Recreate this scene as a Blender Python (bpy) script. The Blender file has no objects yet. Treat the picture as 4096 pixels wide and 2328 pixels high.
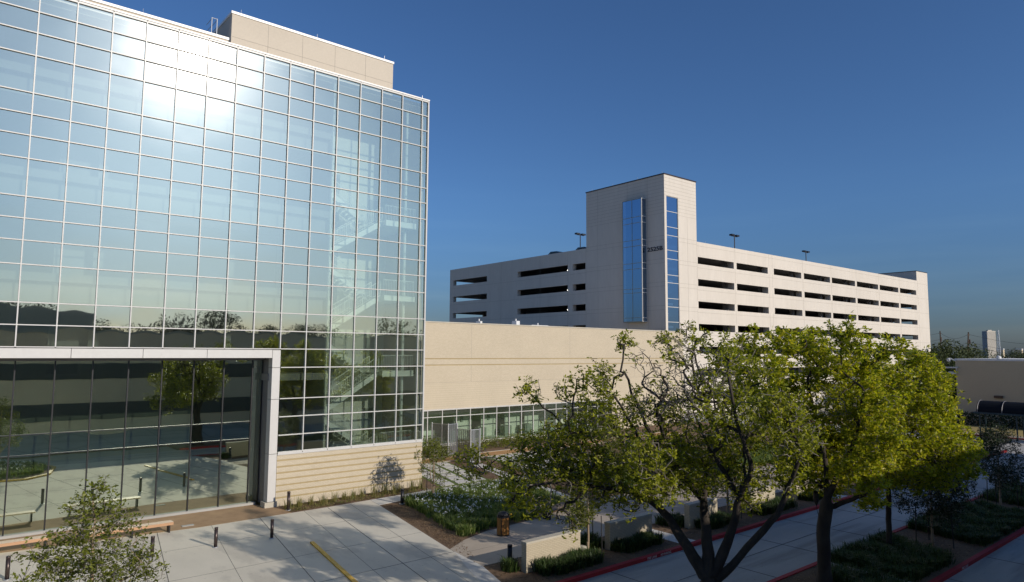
import bpy, math, random
import numpy as np
from mathutils import Vector, Matrix
R = math.radians
random.seed(7); rng = np.random.default_rng(7)
sc = bpy.context.scene
COL = sc.collection

# ------------------------------------------------------------------ camera
cam = bpy.data.cameras.new('camera'); cam.sensor_width = 36; cam.lens = 23.746
cam.clip_start = 0.1; cam.clip_end = 9000
co = bpy.data.objects.new('camera', cam); COL.objects.link(co)
right = Vector((0.76595, -0.64286, 0.00692)); up = Vector((-0.06268, -0.06396, 0.99598)); fwd = Vector((0.63984, 0.76331, 0.08929))
m = Matrix((right, up, -fwd)).transposed().to_4x4(); m.translation = Vector((0, 0, 8.7))
co.matrix_world = m
sc.camera = co
# ------------------------------------------------------------------ sky, sun, exposure
SUN = Vector((0.22185, -0.89789, 0.38022))
w = bpy.data.worlds.new('World'); sc.world = w; w.use_nodes = True
nt = w.node_tree; bg = nt.nodes['Background']
sky = nt.nodes.new('ShaderNodeTexSky'); sky.sky_type = 'NISHITA'; sky.sun_disc = False
sky.sun_elevation = R(22.35); sky.sun_rotation = R(166.1); sky.altitude = 20
sky.air_density = 1.0; sky.dust_density = 0.9; sky.ozone_density = 6.0
tint = nt.nodes.new('ShaderNodeMix'); tint.data_type = 'RGBA'; tint.blend_type = 'MULTIPLY'; tint.inputs[0].default_value = 1
tint.inputs[7].default_value = (0.81, 0.95, 1.10, 1); nt.links.new(sky.outputs[0], tint.inputs[6])
tc = nt.nodes.new('ShaderNodeTexCoord'); sx_ = nt.nodes.new('ShaderNodeSeparateXYZ'); nt.links.new(tc.outputs['Generated'], sx_.inputs[0])
mr = nt.nodes.new('ShaderNodeMapRange'); mr.interpolation_type = 'SMOOTHSTEP'; nt.links.new(sx_.outputs[2], mr.inputs[0])
mr.inputs[1].default_value = -.02; mr.inputs[2].default_value = .24
hz = nt.nodes.new('ShaderNodeMix'); hz.data_type = 'RGBA'; nt.links.new(mr.outputs[0], hz.inputs[0])
hz.inputs[6].default_value = (.61, .57, .60, 1); hz.inputs[7].default_value = (1, 1, 1, 1)
hm = nt.nodes.new('ShaderNodeMix'); hm.data_type = 'RGBA'; hm.blend_type = 'MULTIPLY'; hm.inputs[0].default_value = 1
nt.links.new(tint.outputs[2], hm.inputs[6]); nt.links.new(hz.outputs[2], hm.inputs[7])
cm = nt.nodes.new('ShaderNodeMapping'); cm.inputs['Scale'].default_value = (2.2, 2.2, 26); nt.links.new(tc.outputs['Generated'], cm.inputs[0])
cn = nt.nodes.new('ShaderNodeTexNoise'); cn.inputs['Scale'].default_value = 1.6; cn.inputs['Detail'].default_value = 5; nt.links.new(cm.outputs[0], cn.inputs[0])
cr_ = nt.nodes.new('ShaderNodeMapRange'); nt.links.new(cn.outputs[0], cr_.inputs[0])
cr_.inputs[1].default_value = .50; cr_.inputs[2].default_value = .72; cr_.inputs[3].default_value = 0; cr_.inputs[4].default_value = .38
cb_ = nt.nodes.new('ShaderNodeMapRange'); nt.links.new(sx_.outputs[2], cb_.inputs[0])
cb_.inputs[1].default_value = .30; cb_.inputs[2].default_value = .06
cf = nt.nodes.new('ShaderNodeMath'); cf.operation = 'MULTIPLY'; nt.links.new(cr_.outputs[0], cf.inputs[0]); nt.links.new(cb_.outputs[0], cf.inputs[1])
cl = nt.nodes.new('ShaderNodeMix'); cl.data_type = 'RGBA'; cl.blend_type = 'MULTIPLY'; nt.links.new(cf.outputs[0], cl.inputs[0])
nt.links.new(hm.outputs[2], cl.inputs[6]); cl.inputs[7].default_value = (1.35, 1.2, 1.08, 1)
nt.links.new(cl.outputs[2], bg.inputs[0]); bg.inputs[1].default_value = 0.092
sl = bpy.data.lights.new('sun', 'SUN'); sl.energy = 3.8; sl.angle = R(0.53); sl.color = (1.0, 0.91, 0.79)
so = bpy.data.objects.new('sun', sl); COL.objects.link(so); so.location = (20, -60, 60)
so.rotation_euler = SUN.to_track_quat('Z', 'Y').to_euler()
sc.view_settings.view_transform = 'Standard'; sc.view_settings.look = 'None'
sc.view_settings.exposure = 0.0; sc.view_settings.gamma = 1.0
sc.render.engine = 'CYCLES'
cy = sc.cycles
cy.max_bounces = 10; cy.transparent_max_bounces = 16; cy.diffuse_bounces = 5; cy.glossy_bounces = 4
cy.caustics_reflective = True; cy.blur_glossy = 0.35; cy.caustics_refractive = False
cy.sample_clamp_indirect = 4.0; cy.use_denoising = True

# ------------------------------------------------------------------ materials
def nn(t, kind, **kw):
    n = t.nodes.new(kind)
    for k, v in kw.items(): setattr(n, k, v)
    return n
def base_mat(name):
    m = bpy.data.materials.new(name); m.use_nodes = True
    t = m.node_tree; b = t.nodes['Principled BSDF']
    return m, t, b
def pos(t, scale=(1, 1, 1)):
    g = nn(t, 'ShaderNodeNewGeometry'); mp = nn(t, 'ShaderNodeMapping')
    mp.inputs['Scale'].default_value = scale
    t.links.new(g.outputs['Position'], mp.inputs['Vector'])
    return mp.outputs[0]
def noise(t, vec, scale, detail=4, rough=.6):
    n = nn(t, 'ShaderNodeTexNoise'); n.inputs['Scale'].default_value = scale
    n.inputs['Detail'].default_value = detail; n.inputs['Roughness'].default_value = rough
    t.links.new(vec, n.inputs['Vector']); return n.outputs['Fac']
def mixc(t, f, a, b, bt='MIX'):
    mx = nn(t, 'ShaderNodeMix', data_type='RGBA', blend_type=bt)
    for s, v in ((0, f), (6, a), (7, b)):
        if isinstance(v, (int, float)): mx.inputs[s].default_value = v
        elif isinstance(v, tuple): mx.inputs[s].default_value = (*v, 1) if len(v) == 3 else v
        else: t.links.new(v, mx.inputs[s])
    return mx.outputs[2]
def ramp(t, f, stops):
    r = nn(t, 'ShaderNodeValToRGB')
    while len(r.color_ramp.elements) < len(stops): r.color_ramp.elements.new(.5)
    for e, (p, c) in zip(r.color_ramp.elements, stops):
        e.position = p; e.color = (*c, 1) if len(c) == 3 else c
    t.links.new(f, r.inputs[0]); return r.outputs[0]
def bumpn(t, b, h, strength, dist=.02):
    bp = nn(t, 'ShaderNodeBump'); bp.inputs['Strength'].default_value = strength; bp.inputs['Distance'].default_value = dist
    t.links.new(h, bp.inputs['Height']); t.links.new(bp.outputs[0], b.inputs['Normal'])
def sp(b, v): b.inputs['Specular IOR Level'].default_value = v
def pm(name, c1, c2=None, scale=.6, rough=.8, fine=30, bump=.15, spec=.4, metal=0, stretch=(1, 1, 1), lo=.35, hi=.65):
    m, t, b = base_mat(name)
    b.inputs['Roughness'].default_value = rough; b.inputs['Metallic'].default_value = metal; sp(b, spec)
    c2 = c2 or tuple(x * .86 for x in c1)
    v = pos(t, stretch)
    f = ramp(t, noise(t, v, scale, 5), [(lo, (0, 0, 0)), (hi, (1, 1, 1))])
    c = mixc(t, f, c1, c2)
    f2 = noise(t, v, fine, 3)
    c = mixc(t, .35, c, mixc(t, f2, tuple(x * .75 for x in c1), tuple(min(1, x * 1.2) for x in c1)))
    t.links.new(c, b.inputs['Base Color'])
    if bump: bumpn(t, b, f2, bump)
    return m
def flat(name, c, rough=.5, metal=0, spec=.5):
    m, t, b = base_mat(name)
    f = noise(t, pos(t), 3, 3)
    t.links.new(mixc(t, f, tuple(x * .92 for x in c), tuple(min(1, x * 1.06) for x in c)), b.inputs['Base Color'])
    b.inputs['Roughness'].default_value = rough; b.inputs['Metallic'].default_value = metal; sp(b, spec)
    return m
def brick(name, c1, c2, mortar, bw=.203, rh=.0677, ms=.009, stack=False):
    m, t, b = base_mat(name); b.inputs['Roughness'].default_value = .85; sp(b, .25)
    g = nn(t, 'ShaderNodeNewGeometry'); s = nn(t, 'ShaderNodeSeparateXYZ'); t.links.new(g.outputs['Position'], s.inputs[0])
    a = nn(t, 'ShaderNodeMath', operation='ADD'); t.links.new(s.outputs[0], a.inputs[0]); t.links.new(s.outputs[1], a.inputs[1])
    cb = nn(t, 'ShaderNodeCombineXYZ'); t.links.new(a.outputs[0], cb.inputs[0]); t.links.new(s.outputs[2], cb.inputs[1])
    br = nn(t, 'ShaderNodeTexBrick'); br.offset = 0 if stack else .5; br.inputs['Scale'].default_value = 1
    br.inputs['Brick Width'].default_value = bw; br.inputs['Row Height'].default_value = rh
    br.inputs['Mortar Size'].default_value = ms; br.inputs['Mortar Smooth'].default_value = .2; br.inputs['Bias'].default_value = 0
    br.inputs['Color1'].default_value = (*c1, 1); br.inputs['Color2'].default_value = (*c2, 1); br.inputs['Mortar'].default_value = (*mortar, 1)
    t.links.new(cb.outputs[0], br.inputs['Vector'])
    st = ramp(t, noise(t, pos(t), .35, 5), [(.3, (.955, .955, .955)), (.7, (1.03, 1.03, 1.03))])
    t.links.new(mixc(t, 1, br.outputs['Color'], st, 'MULTIPLY'), b.inputs['Base Color'])
    bumpn(t, b, br.outputs['Fac'], -.5, .01)
    return m
def glass(name, tint, refl, base=.4, rlobe=.03, lobe_rough=.16, k=.55):
    m, t, b = base_mat(name); t.nodes.remove(b); out = t.nodes['Material Output']
    tr = nn(t, 'ShaderNodeBsdfTransparent'); tr.inputs[0].default_value = (*tint, 1)
    gl = nn(t, 'ShaderNodeBsdfGlossy'); gl.inputs['Color'].default_value = (*refl, 1); gl.inputs['Roughness'].default_value = .012
    lw = nn(t, 'ShaderNodeLayerWeight'); lw.inputs[0].default_value = .35
    ma = nn(t, 'ShaderNodeMath', operation='MULTIPLY_ADD'); ma.inputs[1].default_value = k; ma.inputs[2].default_value = base
    t.links.new(lw.outputs['Fresnel'], ma.inputs[0])
    mx = nn(t, 'ShaderNodeMixShader'); t.links.new(ma.outputs[0], mx.inputs[0]); t.links.new(tr.outputs[0], mx.inputs[1]); t.links.new(gl.outputs[0], mx.inputs[2])
    last = mx.outputs[0]
    if rlobe > .05:
        g3 = nn(t, 'ShaderNodeBsdfGlossy'); g3.inputs['Roughness'].default_value = .15; m3 = nn(t, 'ShaderNodeMixShader'); m3.inputs[0].default_value = .018
        t.links.new(last, m3.inputs[1]); t.links.new(g3.outputs[0], m3.inputs[2]); last = m3.outputs[0]
    if rlobe:
        g2 = nn(t, 'ShaderNodeBsdfGlossy'); g2.inputs['Color'].default_value = (1, 1, 1, 1); g2.inputs['Roughness'].default_value = lobe_rough
        m2 = nn(t, 'ShaderNodeMixShader'); m2.inputs[0].default_value = rlobe
        t.links.new(last, m2.inputs[1]); t.links.new(g2.outputs[0], m2.inputs[2]); last = m2.outputs[0]
    t.links.new(last, out.inputs[0]); return m
def leafm(name, cols, trans=.3, rough=.5):
    m, t, b = base_mat(name); b.inputs['Roughness'].default_value = rough; sp(b, .3)
    g = nn(t, 'ShaderNodeNewGeometry')
    c = ramp(t, g.outputs['Random Per Island'], [(i / max(1, len(cols) - 1), c) for i, c in enumerate(cols)])
    t.links.new(c, b.inputs['Base Color'])
    tl = nn(t, 'ShaderNodeBsdfTranslucent'); t.links.new(mixc(t, 1, c, (1.3, 1.35, .6), 'MULTIPLY'), tl.inputs[0])
    mx = nn(t, 'ShaderNodeMixShader'); mx.inputs[0].default_value = trans
    t.links.new(b.outputs[0], mx.inputs[1]); t.links.new(tl.outputs[0], mx.inputs[2])
    t.links.new(mx.outputs[0], t.nodes['Material Output'].inputs[0]); return m
def emit(name, c, s):
    m, t, b = base_mat(name); b.inputs['Emission Color'].default_value = (*c, 1); b.inputs['Emission Strength'].default_value = s; return m
def perforated(name):
    m, t, b = base_mat(name); b.inputs['Base Color'].default_value = (.22, .23, .24, 1); b.inputs['Metallic'].default_value = .6; b.inputs['Roughness'].default_value = .4
    v = nn(t, 'ShaderNodeTexVoronoi'); v.inputs['Scale'].default_value = 32; v.inputs['Randomness'].default_value = 0
    t.links.new(pos(t), v.inputs['Vector'])
    f = ramp(t, v.outputs['Distance'], [(.42, (1, 1, 1)), (.46, (0, 0, 0))])
    tr = nn(t, 'ShaderNodeBsdfTransparent'); mx = nn(t, 'ShaderNodeMixShader')
    t.links.new(f, mx.inputs[0]); t.links.new(b.outputs[0], mx.inputs[1]); t.links.new(tr.outputs[0], mx.inputs[2])
    t.links.new(mx.outputs[0], t.nodes['Material Output'].inputs[0]); return m

M = {}
def stained(name, c1, c2, st, sc1, sc2, stretch, track):
    m, t, b = base_mat(name); b.inputs['Roughness'].default_value = .82; sp(b, .3)
    v = pos(t, stretch); n1 = noise(t, v, sc1, 6, .65); c = mixc(t, ramp(t, n1, [(.36,(0,0,0)),(.64,(1,1,1))]), c1, c2)
    n2 = noise(t, pos(t, track), sc2, 5, .6); c = mixc(t, ramp(t, n2, [(.52,(0,0,0)),(.60,(.75,.75,.75)),(.72,(.35,.35,.35))]), c, st)
    n3 = noise(t, pos(t), 26, 3); c = mixc(t, .3, c, mixc(t, n3, tuple(x*.7 for x in c1), tuple(min(1,x*1.2) for x in c1)))
    n4 = noise(t, pos(t), 7, 2, .4); c = mixc(t, ramp(t, n4, [(.70,(0,0,0)),(.74,(.5,.5,.5))]), c, tuple(x*.6 for x in st))
    t.links.new(c, b.inputs['Base Color']); bumpn(t, b, n3, .08); return m
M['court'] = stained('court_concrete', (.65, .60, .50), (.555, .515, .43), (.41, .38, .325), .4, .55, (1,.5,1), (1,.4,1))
M['tan_conc'] = pm('tan_concrete', (.45, .38, .30), (.36, .30, .24), .8, .85, 22, .08)
M['road'] = stained('road_concrete', (.46, .44, .40), (.34, .33, .30), (.20, .195, .18), .35, .5, (.3,1.2,1), (.12,1.1,1))
M['asph'] = pm('asphalt', (.12, .12, .125), (.085, .085, .09), .5, .9, 14, .1)
M['joint'] = flat('joint', (.10, .095, .09), .9)
M['ground'] = pm('dry_ground', (.42, .38, .29), (.30, .29, .20), .02, .95, 2, .1)
M['mulch'] = pm('mulch', (.20, .125, .072), (.11, .07, .042), 1.1, .95, 55, .9)
M['gravel'] = pm('gravel', (.38, .25, .14), (.27, .17, .095), 1.5, .95, 45, .9)
M['granite'] = pm('granite_path', (.44, .25, .10), (.36, .20, .08), 1.2, .95, 40, .4)
M['drygrass'] = pm('dry_grass', (.34, .26, .09), (.26, .21, .07), .3, .95, 8, .4)
M['paver'] = pm('paver', (.60, .58, .53), (.52, .50, .46), .7, .8, 25, .06)
M['turf'] = pm('turf', (.12, .17, .03), (.07, .11, .02), 2, .95, 40, .7)
M['redkerb'] = pm('red_kerb', (.42, .025, .028), (.27, .018, .02), 1.2, .7, 12, .1)
M['yelkerb'] = pm('yellow_kerb', (.62, .36, .02), (.48, .28, .03), 1.5, .6, 14, .1)
M['whitepaint'] = flat('white_paint', (.8, .8, .78), .6)
M['kerb'] = pm('kerb_concrete', (.42, .41, .38), (.32, .31, .29), .8, .85, 20, .1)
M['alu'] = flat('white_aluminium', (.56, .545, .52), .4, 0, .5)
M['cap'] = flat('coping_metal', (.82, .80, .76), .4)
M['panel'] = pm('tan_panel', (.55, .485, .395), (.51, .445, .36), .25, .75, 10, .02)
M['brick'] = brick('cream_brick', (.575, .50, .38), (.525, .455, .34), (.40, .335, .245))
M['brickstack'] = brick('cream_brick_soldier', (.575, .50, .38), (.545, .475, .355), (.41, .345, .25), .0677, .203, .009, True)
M['brickband'] = brick('olive_brick', (.42, .33, .18), (.37, .29, .16), (.33, .26, .14))
M['wallbrick'] = brick('wall_brick', (.50, .44, .33), (.46, .40, .30), (.36, .31, .23))
M['stone'] = pm('cap_stone', (.50, .46, .38), (.42, .39, .32), 1, .85, 25, .08)
M['precast'] = pm('precast', (.62, .565, .495), (.565, .51, .44), .35, .85, 2.2, .04, stretch=(1, 1, .22), lo=.4, hi=.75)
M['pjoint'] = flat('precast_joint', (.36, .32, .27), .9)
M['deck'] = pm('deck', (.30, .29, .28), (.24, .235, .23), .2, .9, 4, .05)
M['dark'] = flat('dark_metal', (.022, .022, .025), .4, .3)
M['bronze'] = flat('bronze_metal', (.075, .055, .05), .35, .6)
M['reveal'] = flat('reveal_metal', (.20, .19, .19), .45, .2)
M['black'] = flat('black', (.012, .012, .014), .6)
M['green_metal'] = flat('shelter_metal', (.02, .045, .06), .5, .2)
M['galv'] = flat('galvanised', (.55, .56, .57), .4, .7)
M['interior'] = flat('interior_paint', (.68, .68, .60), .8)
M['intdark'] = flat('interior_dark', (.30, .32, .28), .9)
M['intfloor'] = flat('interior_floor', (.33, .32, .29), .6)
M['officegrey'] = flat('office_grey', (.20, .20, .19), .8)
M['stairpaint'] = flat('stair_paint', (.82, .83, .79), .5)
M['glass'] = glass('curtain_glass', (.74, .84, .78), (.90, .98, .84), .385, .065, .036)
M['lobbyglass'] = glass('lobby_glass', (.42, .50, .43), (.90, 1.0, .84), .50, .01, .12)
M['lowglass'] = glass('low_glass', (.62, .72, .66), (.85, .95, .9), .12, 0, k=.5)
M['blueglass'] = glass('blue_glass', (.22, .34, .50), (.50, .72, 1.0), .42, .02, .2)
M['bark'] = pm('oak_bark', (.035, .028, .022), (.075, .06, .048), 2.5, .95, 22, .8, stretch=(1, 1, .5))
M['twig'] = pm('grey_twig', (.26, .235, .20), (.18, .16, .135), 3, .9, 20, .3)
M['palebark'] = pm('pale_bark', (.33, .25, .17), (.25, .19, .13), 3, .9, 22, .4)
M['leaf1'] = leafm('oak_leaf_olive', [(.11, .125, .012), (.22, .245, .018), (.33, .345, .026), (.48, .46, .06)], .48, .4)
M['leaf2'] = leafm('oak_leaf_yellow', [(.12, .15, .012), (.29, .33, .018), (.44, .45, .024), (.60, .50, .05)], .5, .4)
M['leafy'] = leafm('young_leaf', [(.08, .10, .014), (.15, .175, .022), (.23, .245, .045)], .4)
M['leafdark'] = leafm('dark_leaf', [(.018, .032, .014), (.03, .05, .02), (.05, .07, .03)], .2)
M['blade'] = leafm('strappy_grass', [(.06, .105, .026), (.11, .17, .04), (.18, .24, .06), (.27, .29, .10)], .35)
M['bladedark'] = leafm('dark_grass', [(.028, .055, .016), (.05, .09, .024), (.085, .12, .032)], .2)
M['drytuft'] = leafm('dry_tuft', [(.10, .13, .03), (.20, .19, .06), (.32, .27, .11)], .3)
M['flower'] = leafm('white_flower', [(.72, .74, .82), (.85, .86, .9)], .2)
M['farleaf'] = leafm('far_leaf', [(.035, .05, .022), (.055, .075, .03), (.09, .105, .04)], .15, .8)
M['wood'] = pm('bench_wood', (.50, .29, .16), (.42, .24, .13), 2, .6, 30, .1, stretch=(.2, 3, 3))
M['woodpale'] = pm('bench_top', (.66, .52, .38), (.58, .45, .33), 2, .6, 30, .1, stretch=(.2, 3, 3))
M['redwood'] = pm('bin_wood', (.42, .20, .055), (.28, .12, .03), 2, .5, 25, .15, stretch=(6, 6, .3))
M['darkwood'] = pm('dark_bench', (.15, .11, .09), (.10, .075, .06), 2, .6, 25, .1, stretch=(.2, 3, 3))
M['perf'] = perforated('perforated_sheet')
M['beige'] = pm('beige_stucco', (.56, .46, .315), (.51, .415, .29), .3, .9, 6, .05)
M['white'] = flat('white_plastic', (.62, .62, .61), .5)
M['ink'] = flat('letter_dark', (.012, .015, .03), .5)
M['signface'] = flat('sign_face', (.55, .60, .66), .5)
M['lamp'] = emit('lit_fixture', (1, .95, .85), 6)
M['carpaint'] = flat('dark_car_paint', (.06, .10, .11), .2, .3)
M['carpaint2'] = flat('grey_car_paint', (.10, .105, .11), .2, .4)
M['carglass'] = flat('car_glass', (.01, .012, .014), .05)
M['tyre'] = flat('tyre_rubber', (.015, .015, .015), .9)
M['poly'] = flat('smoked_polycarbonate', (.012, .014, .018), .7, 0, .08)
M['towerbeige'] = flat('tower_beige', (.55, .50, .42), .8)
M['towerglass'] = flat('tower_glass', (.10, .16, .24), .2)
M['wire'] = flat('wire', (.05, .05, .05), .6)
M['pole'] = pm('pole_wood', (.09, .065, .05), (.06, .045, .035), 2, .9, 20, .2)
M['white_roof'] = flat('white_roof', (.80, .79, .76), .7)

# ------------------------------------------------------------------ mesh helpers
class MB:
    def __init__(s): s.v = []; s.f = []; s.m = []; s.mi = 0; s.M = None
    def add(s, vs, fs):
        o = len(s.v)
        s.v += [tuple(s.M @ Vector(p)) if s.M else tuple(p) for p in vs]
        s.f += [tuple(o + i for i in f) for f in fs]; s.m += [s.mi] * len(fs); return s
    def box(s, x0, x1, y0, y1, z0, z1):
        x0, x1 = sorted((x0, x1)); y0, y1 = sorted((y0, y1)); z0, z1 = sorted((z0, z1))
        return s.add([(x0,y0,z0),(x1,y0,z0),(x1,y1,z0),(x0,y1,z0),(x0,y0,z1),(x1,y0,z1),(x1,y1,z1),(x0,y1,z1)],
              [(0,3,2,1),(4,5,6,7),(0,1,5,4),(1,2,6,5),(2,3,7,6),(3,0,4,7)])
    def prism(s, poly, z0, z1, bottom=False):
        a = sum(poly[i][0]*poly[(i+1)%len(poly)][1]-poly[(i+1)%len(poly)][0]*poly[i][1] for i in range(len(poly)))
        if a < 0: poly = poly[::-1]
        n = len(poly)
        f = [tuple(range(n, 2*n))] + [(i, (i+1)%n, n+(i+1)%n, n+i) for i in range(n)]
        if bottom: f.append(tuple(range(n-1, -1, -1)))
        return s.add([(x,y,z0) for x,y in poly]+[(x,y,z1) for x,y in poly], f)
    def sheet(s, poly, z):
        a = sum(poly[i][0]*poly[(i+1)%len(poly)][1]-poly[(i+1)%len(poly)][0]*poly[i][1] for i in range(len(poly)))
        if a < 0: poly = poly[::-1]
        return s.add([(x,y,z) for x,y in poly], [tuple(range(len(poly)))])
    def quad(s, a, b, c, d): return s.add([a,b,c,d], [(0,1,2,3)])
    def chain(s, pts, rad, n=8, cap=True):
        pts = [Vector(p) for p in pts]; vs = []; fs = []
        ref = None
        for i, p in enumerate(pts):
            d = (pts[min(i+1, len(pts)-1)] - pts[max(i-1, 0)])
            d = d.normalized() if d.length > 1e-9 else Vector((0,0,1))
            if ref is None: ref = d.orthogonal().normalized()
            a = (ref - d * ref.dot(d))
            a = a.normalized() if a.length > 1e-6 else d.orthogonal().normalized()
            ref = a; b = d.cross(a)
            for k in range(n):
                t = 2*math.pi*k/n
                vs.append(p + (a*math.cos(t)+b*math.sin(t))*rad[i])
        for i in range(len(pts)-1):
            for k in range(n):
                k2 = (k+1)%n
                fs.append((i*n+k, i*n+k2, (i+1)*n+k2, (i+1)*n+k))
        if cap:
            fs.append(tuple(range(n-1,-1,-1))); fs.append(tuple((len(pts)-1)*n+k for k in range(n)))
        return s.add(vs, fs)
    def cyl(s, x, y, z0, z1, r, n=12): return s.chain([(x,y,z0),(x,y,z1)], [r,r], n)
    def bar(s, a, b, r, n=6): return s.chain([a,b],[r,r],n)
    def lathe(s, x, y, prof, n=16):
        vs = [(x+r*math.cos(2*math.pi*k/n), y+r*math.sin(2*math.pi*k/n), z) for r,z in prof for k in range(n)]
        fs = [(i*n+k, i*n+(k+1)%n, (i+1)*n+(k+1)%n, (i+1)*n+k) for i in range(len(prof)-1) for k in range(n)]
        fs += [tuple(range(n-1,-1,-1)), tuple((len(prof)-1)*n+k for k in range(n))]
        return s.add(vs, fs)
    def build(s, name, mats, parent=None, smooth=False):
        if not isinstance(mats, (list, tuple)): mats = [mats]
        org = Vector((0,0,0)); p = parent
        while p is not None: org += p.location; p = p.parent
        me = bpy.data.meshes.new(name)
        me.from_pydata([(v[0]-org.x, v[1]-org.y, v[2]-org.z) for v in s.v], [], s.f)
        for mm in mats: me.materials.append(M[mm])
        me.polygons.foreach_set('material_index', s.m)
        if smooth: me.polygons.foreach_set('use_smooth', [True]*len(s.f))
        me.update()
        o = bpy.data.objects.new(name, me); COL.objects.link(o)
        if parent: o.parent = parent
        return o
def npmesh(name, verts, quads, mat, parent=None):
    org = Vector((0,0,0)); p = parent
    while p is not None: org += p.location; p = p.parent
    verts = np.asarray(verts, dtype=np.float32) - np.array(org, dtype=np.float32); quads = np.asarray(quads, dtype=np.int32)
    me = bpy.data.meshes.new(name)
    me.vertices.add(len(verts)); me.vertices.foreach_set('co', verts.ravel())
    k = quads.shape[1]
    me.loops.add(quads.size); me.loops.foreach_set('vertex_index', quads.ravel())
    me.polygons.add(len(quads)); me.polygons.foreach_set('loop_start', np.arange(0, quads.size, k, dtype=np.int32))
    me.materials.append(M[mat]); me.update(calc_edges=True); me.validate()
    o = bpy.data.objects.new(name, me); COL.objects.link(o)
    if parent: o.parent = parent
    return o
def tag(o, label=None, cat=None, group=None, kind=None):
    if label: o['label'] = label
    if cat: o['category'] = cat
    if group: o['group'] = group
    if kind: o['kind'] = kind
    return o
def thing(name, label, cat, loc=(0,0,0), group=None):
    o = bpy.data.objects.new(name, None); COL.objects.link(o); o.location = loc; o.empty_display_size = .3
    return tag(o, label, cat, group)
def copy_tree(o, parent=None):
    c = o.copy(); COL.objects.link(c); c.parent = parent
    for ch in [x for x in COL.objects if x.parent == o]: copy_tree(ch, c)
    return c
def dup(o, loc, label, rotz=0, scale=1, group=None):
    c = copy_tree(o); c.location = loc; c.rotation_euler = (0,0,rotz); c.scale = (scale,)*3; c['label'] = label
    if group: c['group'] = group
    return c
def struct(mb, name, mat): return tag(mb.build(name, mat), kind='structure')

# ------------------------------------------------------------------ ground, roads, paving
struct(MB().sheet([(-2500,-2500),(4000,-2500),(4000,4000),(-2500,4000)], -.26), 'ground', 'ground')
struct(MB().sheet([(-60,14.2),(95,14.2),(95,19.02),(-60,19.02)], -.13), 'access_road', 'road')
struct(MB().sheet([(-60,-4),(95,-4),(95,10.15),(-60,10.15)], -.125), 'parking_road', 'road')
struct(MB().sheet([(75.2,-60),(86.9,-60),(86.9,60),(75.2,60)], -.12), 'side_street', 'road')
rj = MB()
for x in np.arange(12, 75, 4.6): rj.box(x-.015, x+.015, 14.25, 19.0, -.128, -.121)
rj.box(10, 75, 16.6, 16.625, -.128, -.121)
for x in np.arange(8, 75, 4.6): rj.box(x-.015, x+.015, -3, 10.1, -.122, -.116)
rj.box(8, 75, 5.2, 5.225, -.122, -.116)
struct(rj, 'road_joints', 'joint')
# forecourt
court = [(-14,14.2),(16.3,19.05),(17.36,22.47),(17.66,25.22),(19.45,34.76),(19.67,36.28),(16.92,36.08),(10.2,35.9),(2.4,36.7),(-14,38.0)]
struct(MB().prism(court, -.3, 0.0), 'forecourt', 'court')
jn = MB()
dv = Vector((.166,.986)); 
def strip(mb, a, b, wd, z0, z1):
    a = Vector(a); b = Vector(b); d = (b-a).normalized(); n = Vector((-d.y,d.x))*wd/2
    mb.prism([tuple(a-n),tuple(b-n),tuple(b+n),tuple(a+n)], z0, z1)
for k, wdt in ((0,.032),(1,.014),(-1,.014),(-2,.03),(-3,.014),(-4,.028),(-5,.014),(-6,.028),(-7,.014)):
    x1 = 16.92 + 1.36*k if k >= -1 else 15.56 + 2.4*(k+1)
    y1 = 36.0 if x1 > 10 else 36.2
    strip(jn, (x1-.166/.986*(y1-21), 21), (x1, y1), wdt, -.01, .004)
for y, wdt in ((24.8,.03),(28.4,.014),(32.6,.014)):
    strip(jn, (-8, y-.1), (17.6 if y<26 else 18.3+.18*(y-29), y), wdt, -.01, .0045)
struct(jn, 'forecourt_joints', 'joint')
yk = MB(); strip(yk, (13.36,29.95), (12.1,21.9), .17, -.05, .06)
tag(yk.build('yellow_kerb_strip', 'yelkerb'), 'long yellow painted kerb bar lying on the grey forecourt', 'kerb')
# garden beds
bed = [(16.55,19.2),(74,19.2),(74,52),(24.3,52),(24.3,38.0),(14.8,38.0),(14.9,36.02),(16.92,36.10),(19.69,36.30),(19.47,34.76),(17.68,25.22),(17.38,22.47),(16.32,19.2)]
struct(MB().prism(bed, -.3, -.012), 'mulch_bed', 'mulch')
struct(MB().prism([(-14,38.0),(2.4,36.72),(10.2,35.92),(14.88,36.03),(14.8,38.0),(14.0,39.2),(-14,39.2)], -.3, .004), 'gravel_strip', 'gravel')
cr = MB(); cr.box(16.2,75.2,18.98,19.2,-.3,.02)
tag(cr.build('red_kerb', 'redkerb'), 'long red painted kerb along the planted plaza side of the lane', 'kerb')
plaza = [(17.37,22.46),(18.7,22.42),(21.3,22.4),(27.5,22.44),(60,22.5),(60,28.2),(40,28.2),(33.5,28.2),(29.4,28.0),(27.3,27.7),(24.6,26.9),(22.6,26.75),(20.85,26.62),(19.06,26.03),(17.67,25.22)]
struct(MB().prism(plaza, -.2, .006), 'plaza_paving', 'tan_conc')
pj = MB()
for x in (20.5,24,27.5,31,34.5,38): strip(pj, (x,22.5),(x+.3,27.0 if x<24 else 27.6), .014, 0, .009)
strip(pj, (18,24.4),(45,24.5), .014, 0, .009)
struct(pj, 'plaza_joints', 'joint')
wk = MB()
wk.prism([(26.4,19.2),(27.4,19.2),(27.45,22.43),(26.5,22.43)], -.2, .004)
wk.prism([(19.47,34.77),(19.68,36.28),(25,36.55),(29,36.7),(36,36.45),(42,36.6),(42,35.5),(36,35.5),(30.1,35.84),(26,35.7)], -.2, .005)
wk.prism([(28.2,28.02),(29.3,28.02),(31.1,35.75),(30.1,35.8)], -.2, .003)
wk.prism([(35.6,28.22),(36.7,28.22),(38.2,35.45),(37.2,35.45)], -.2, .003)
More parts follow.
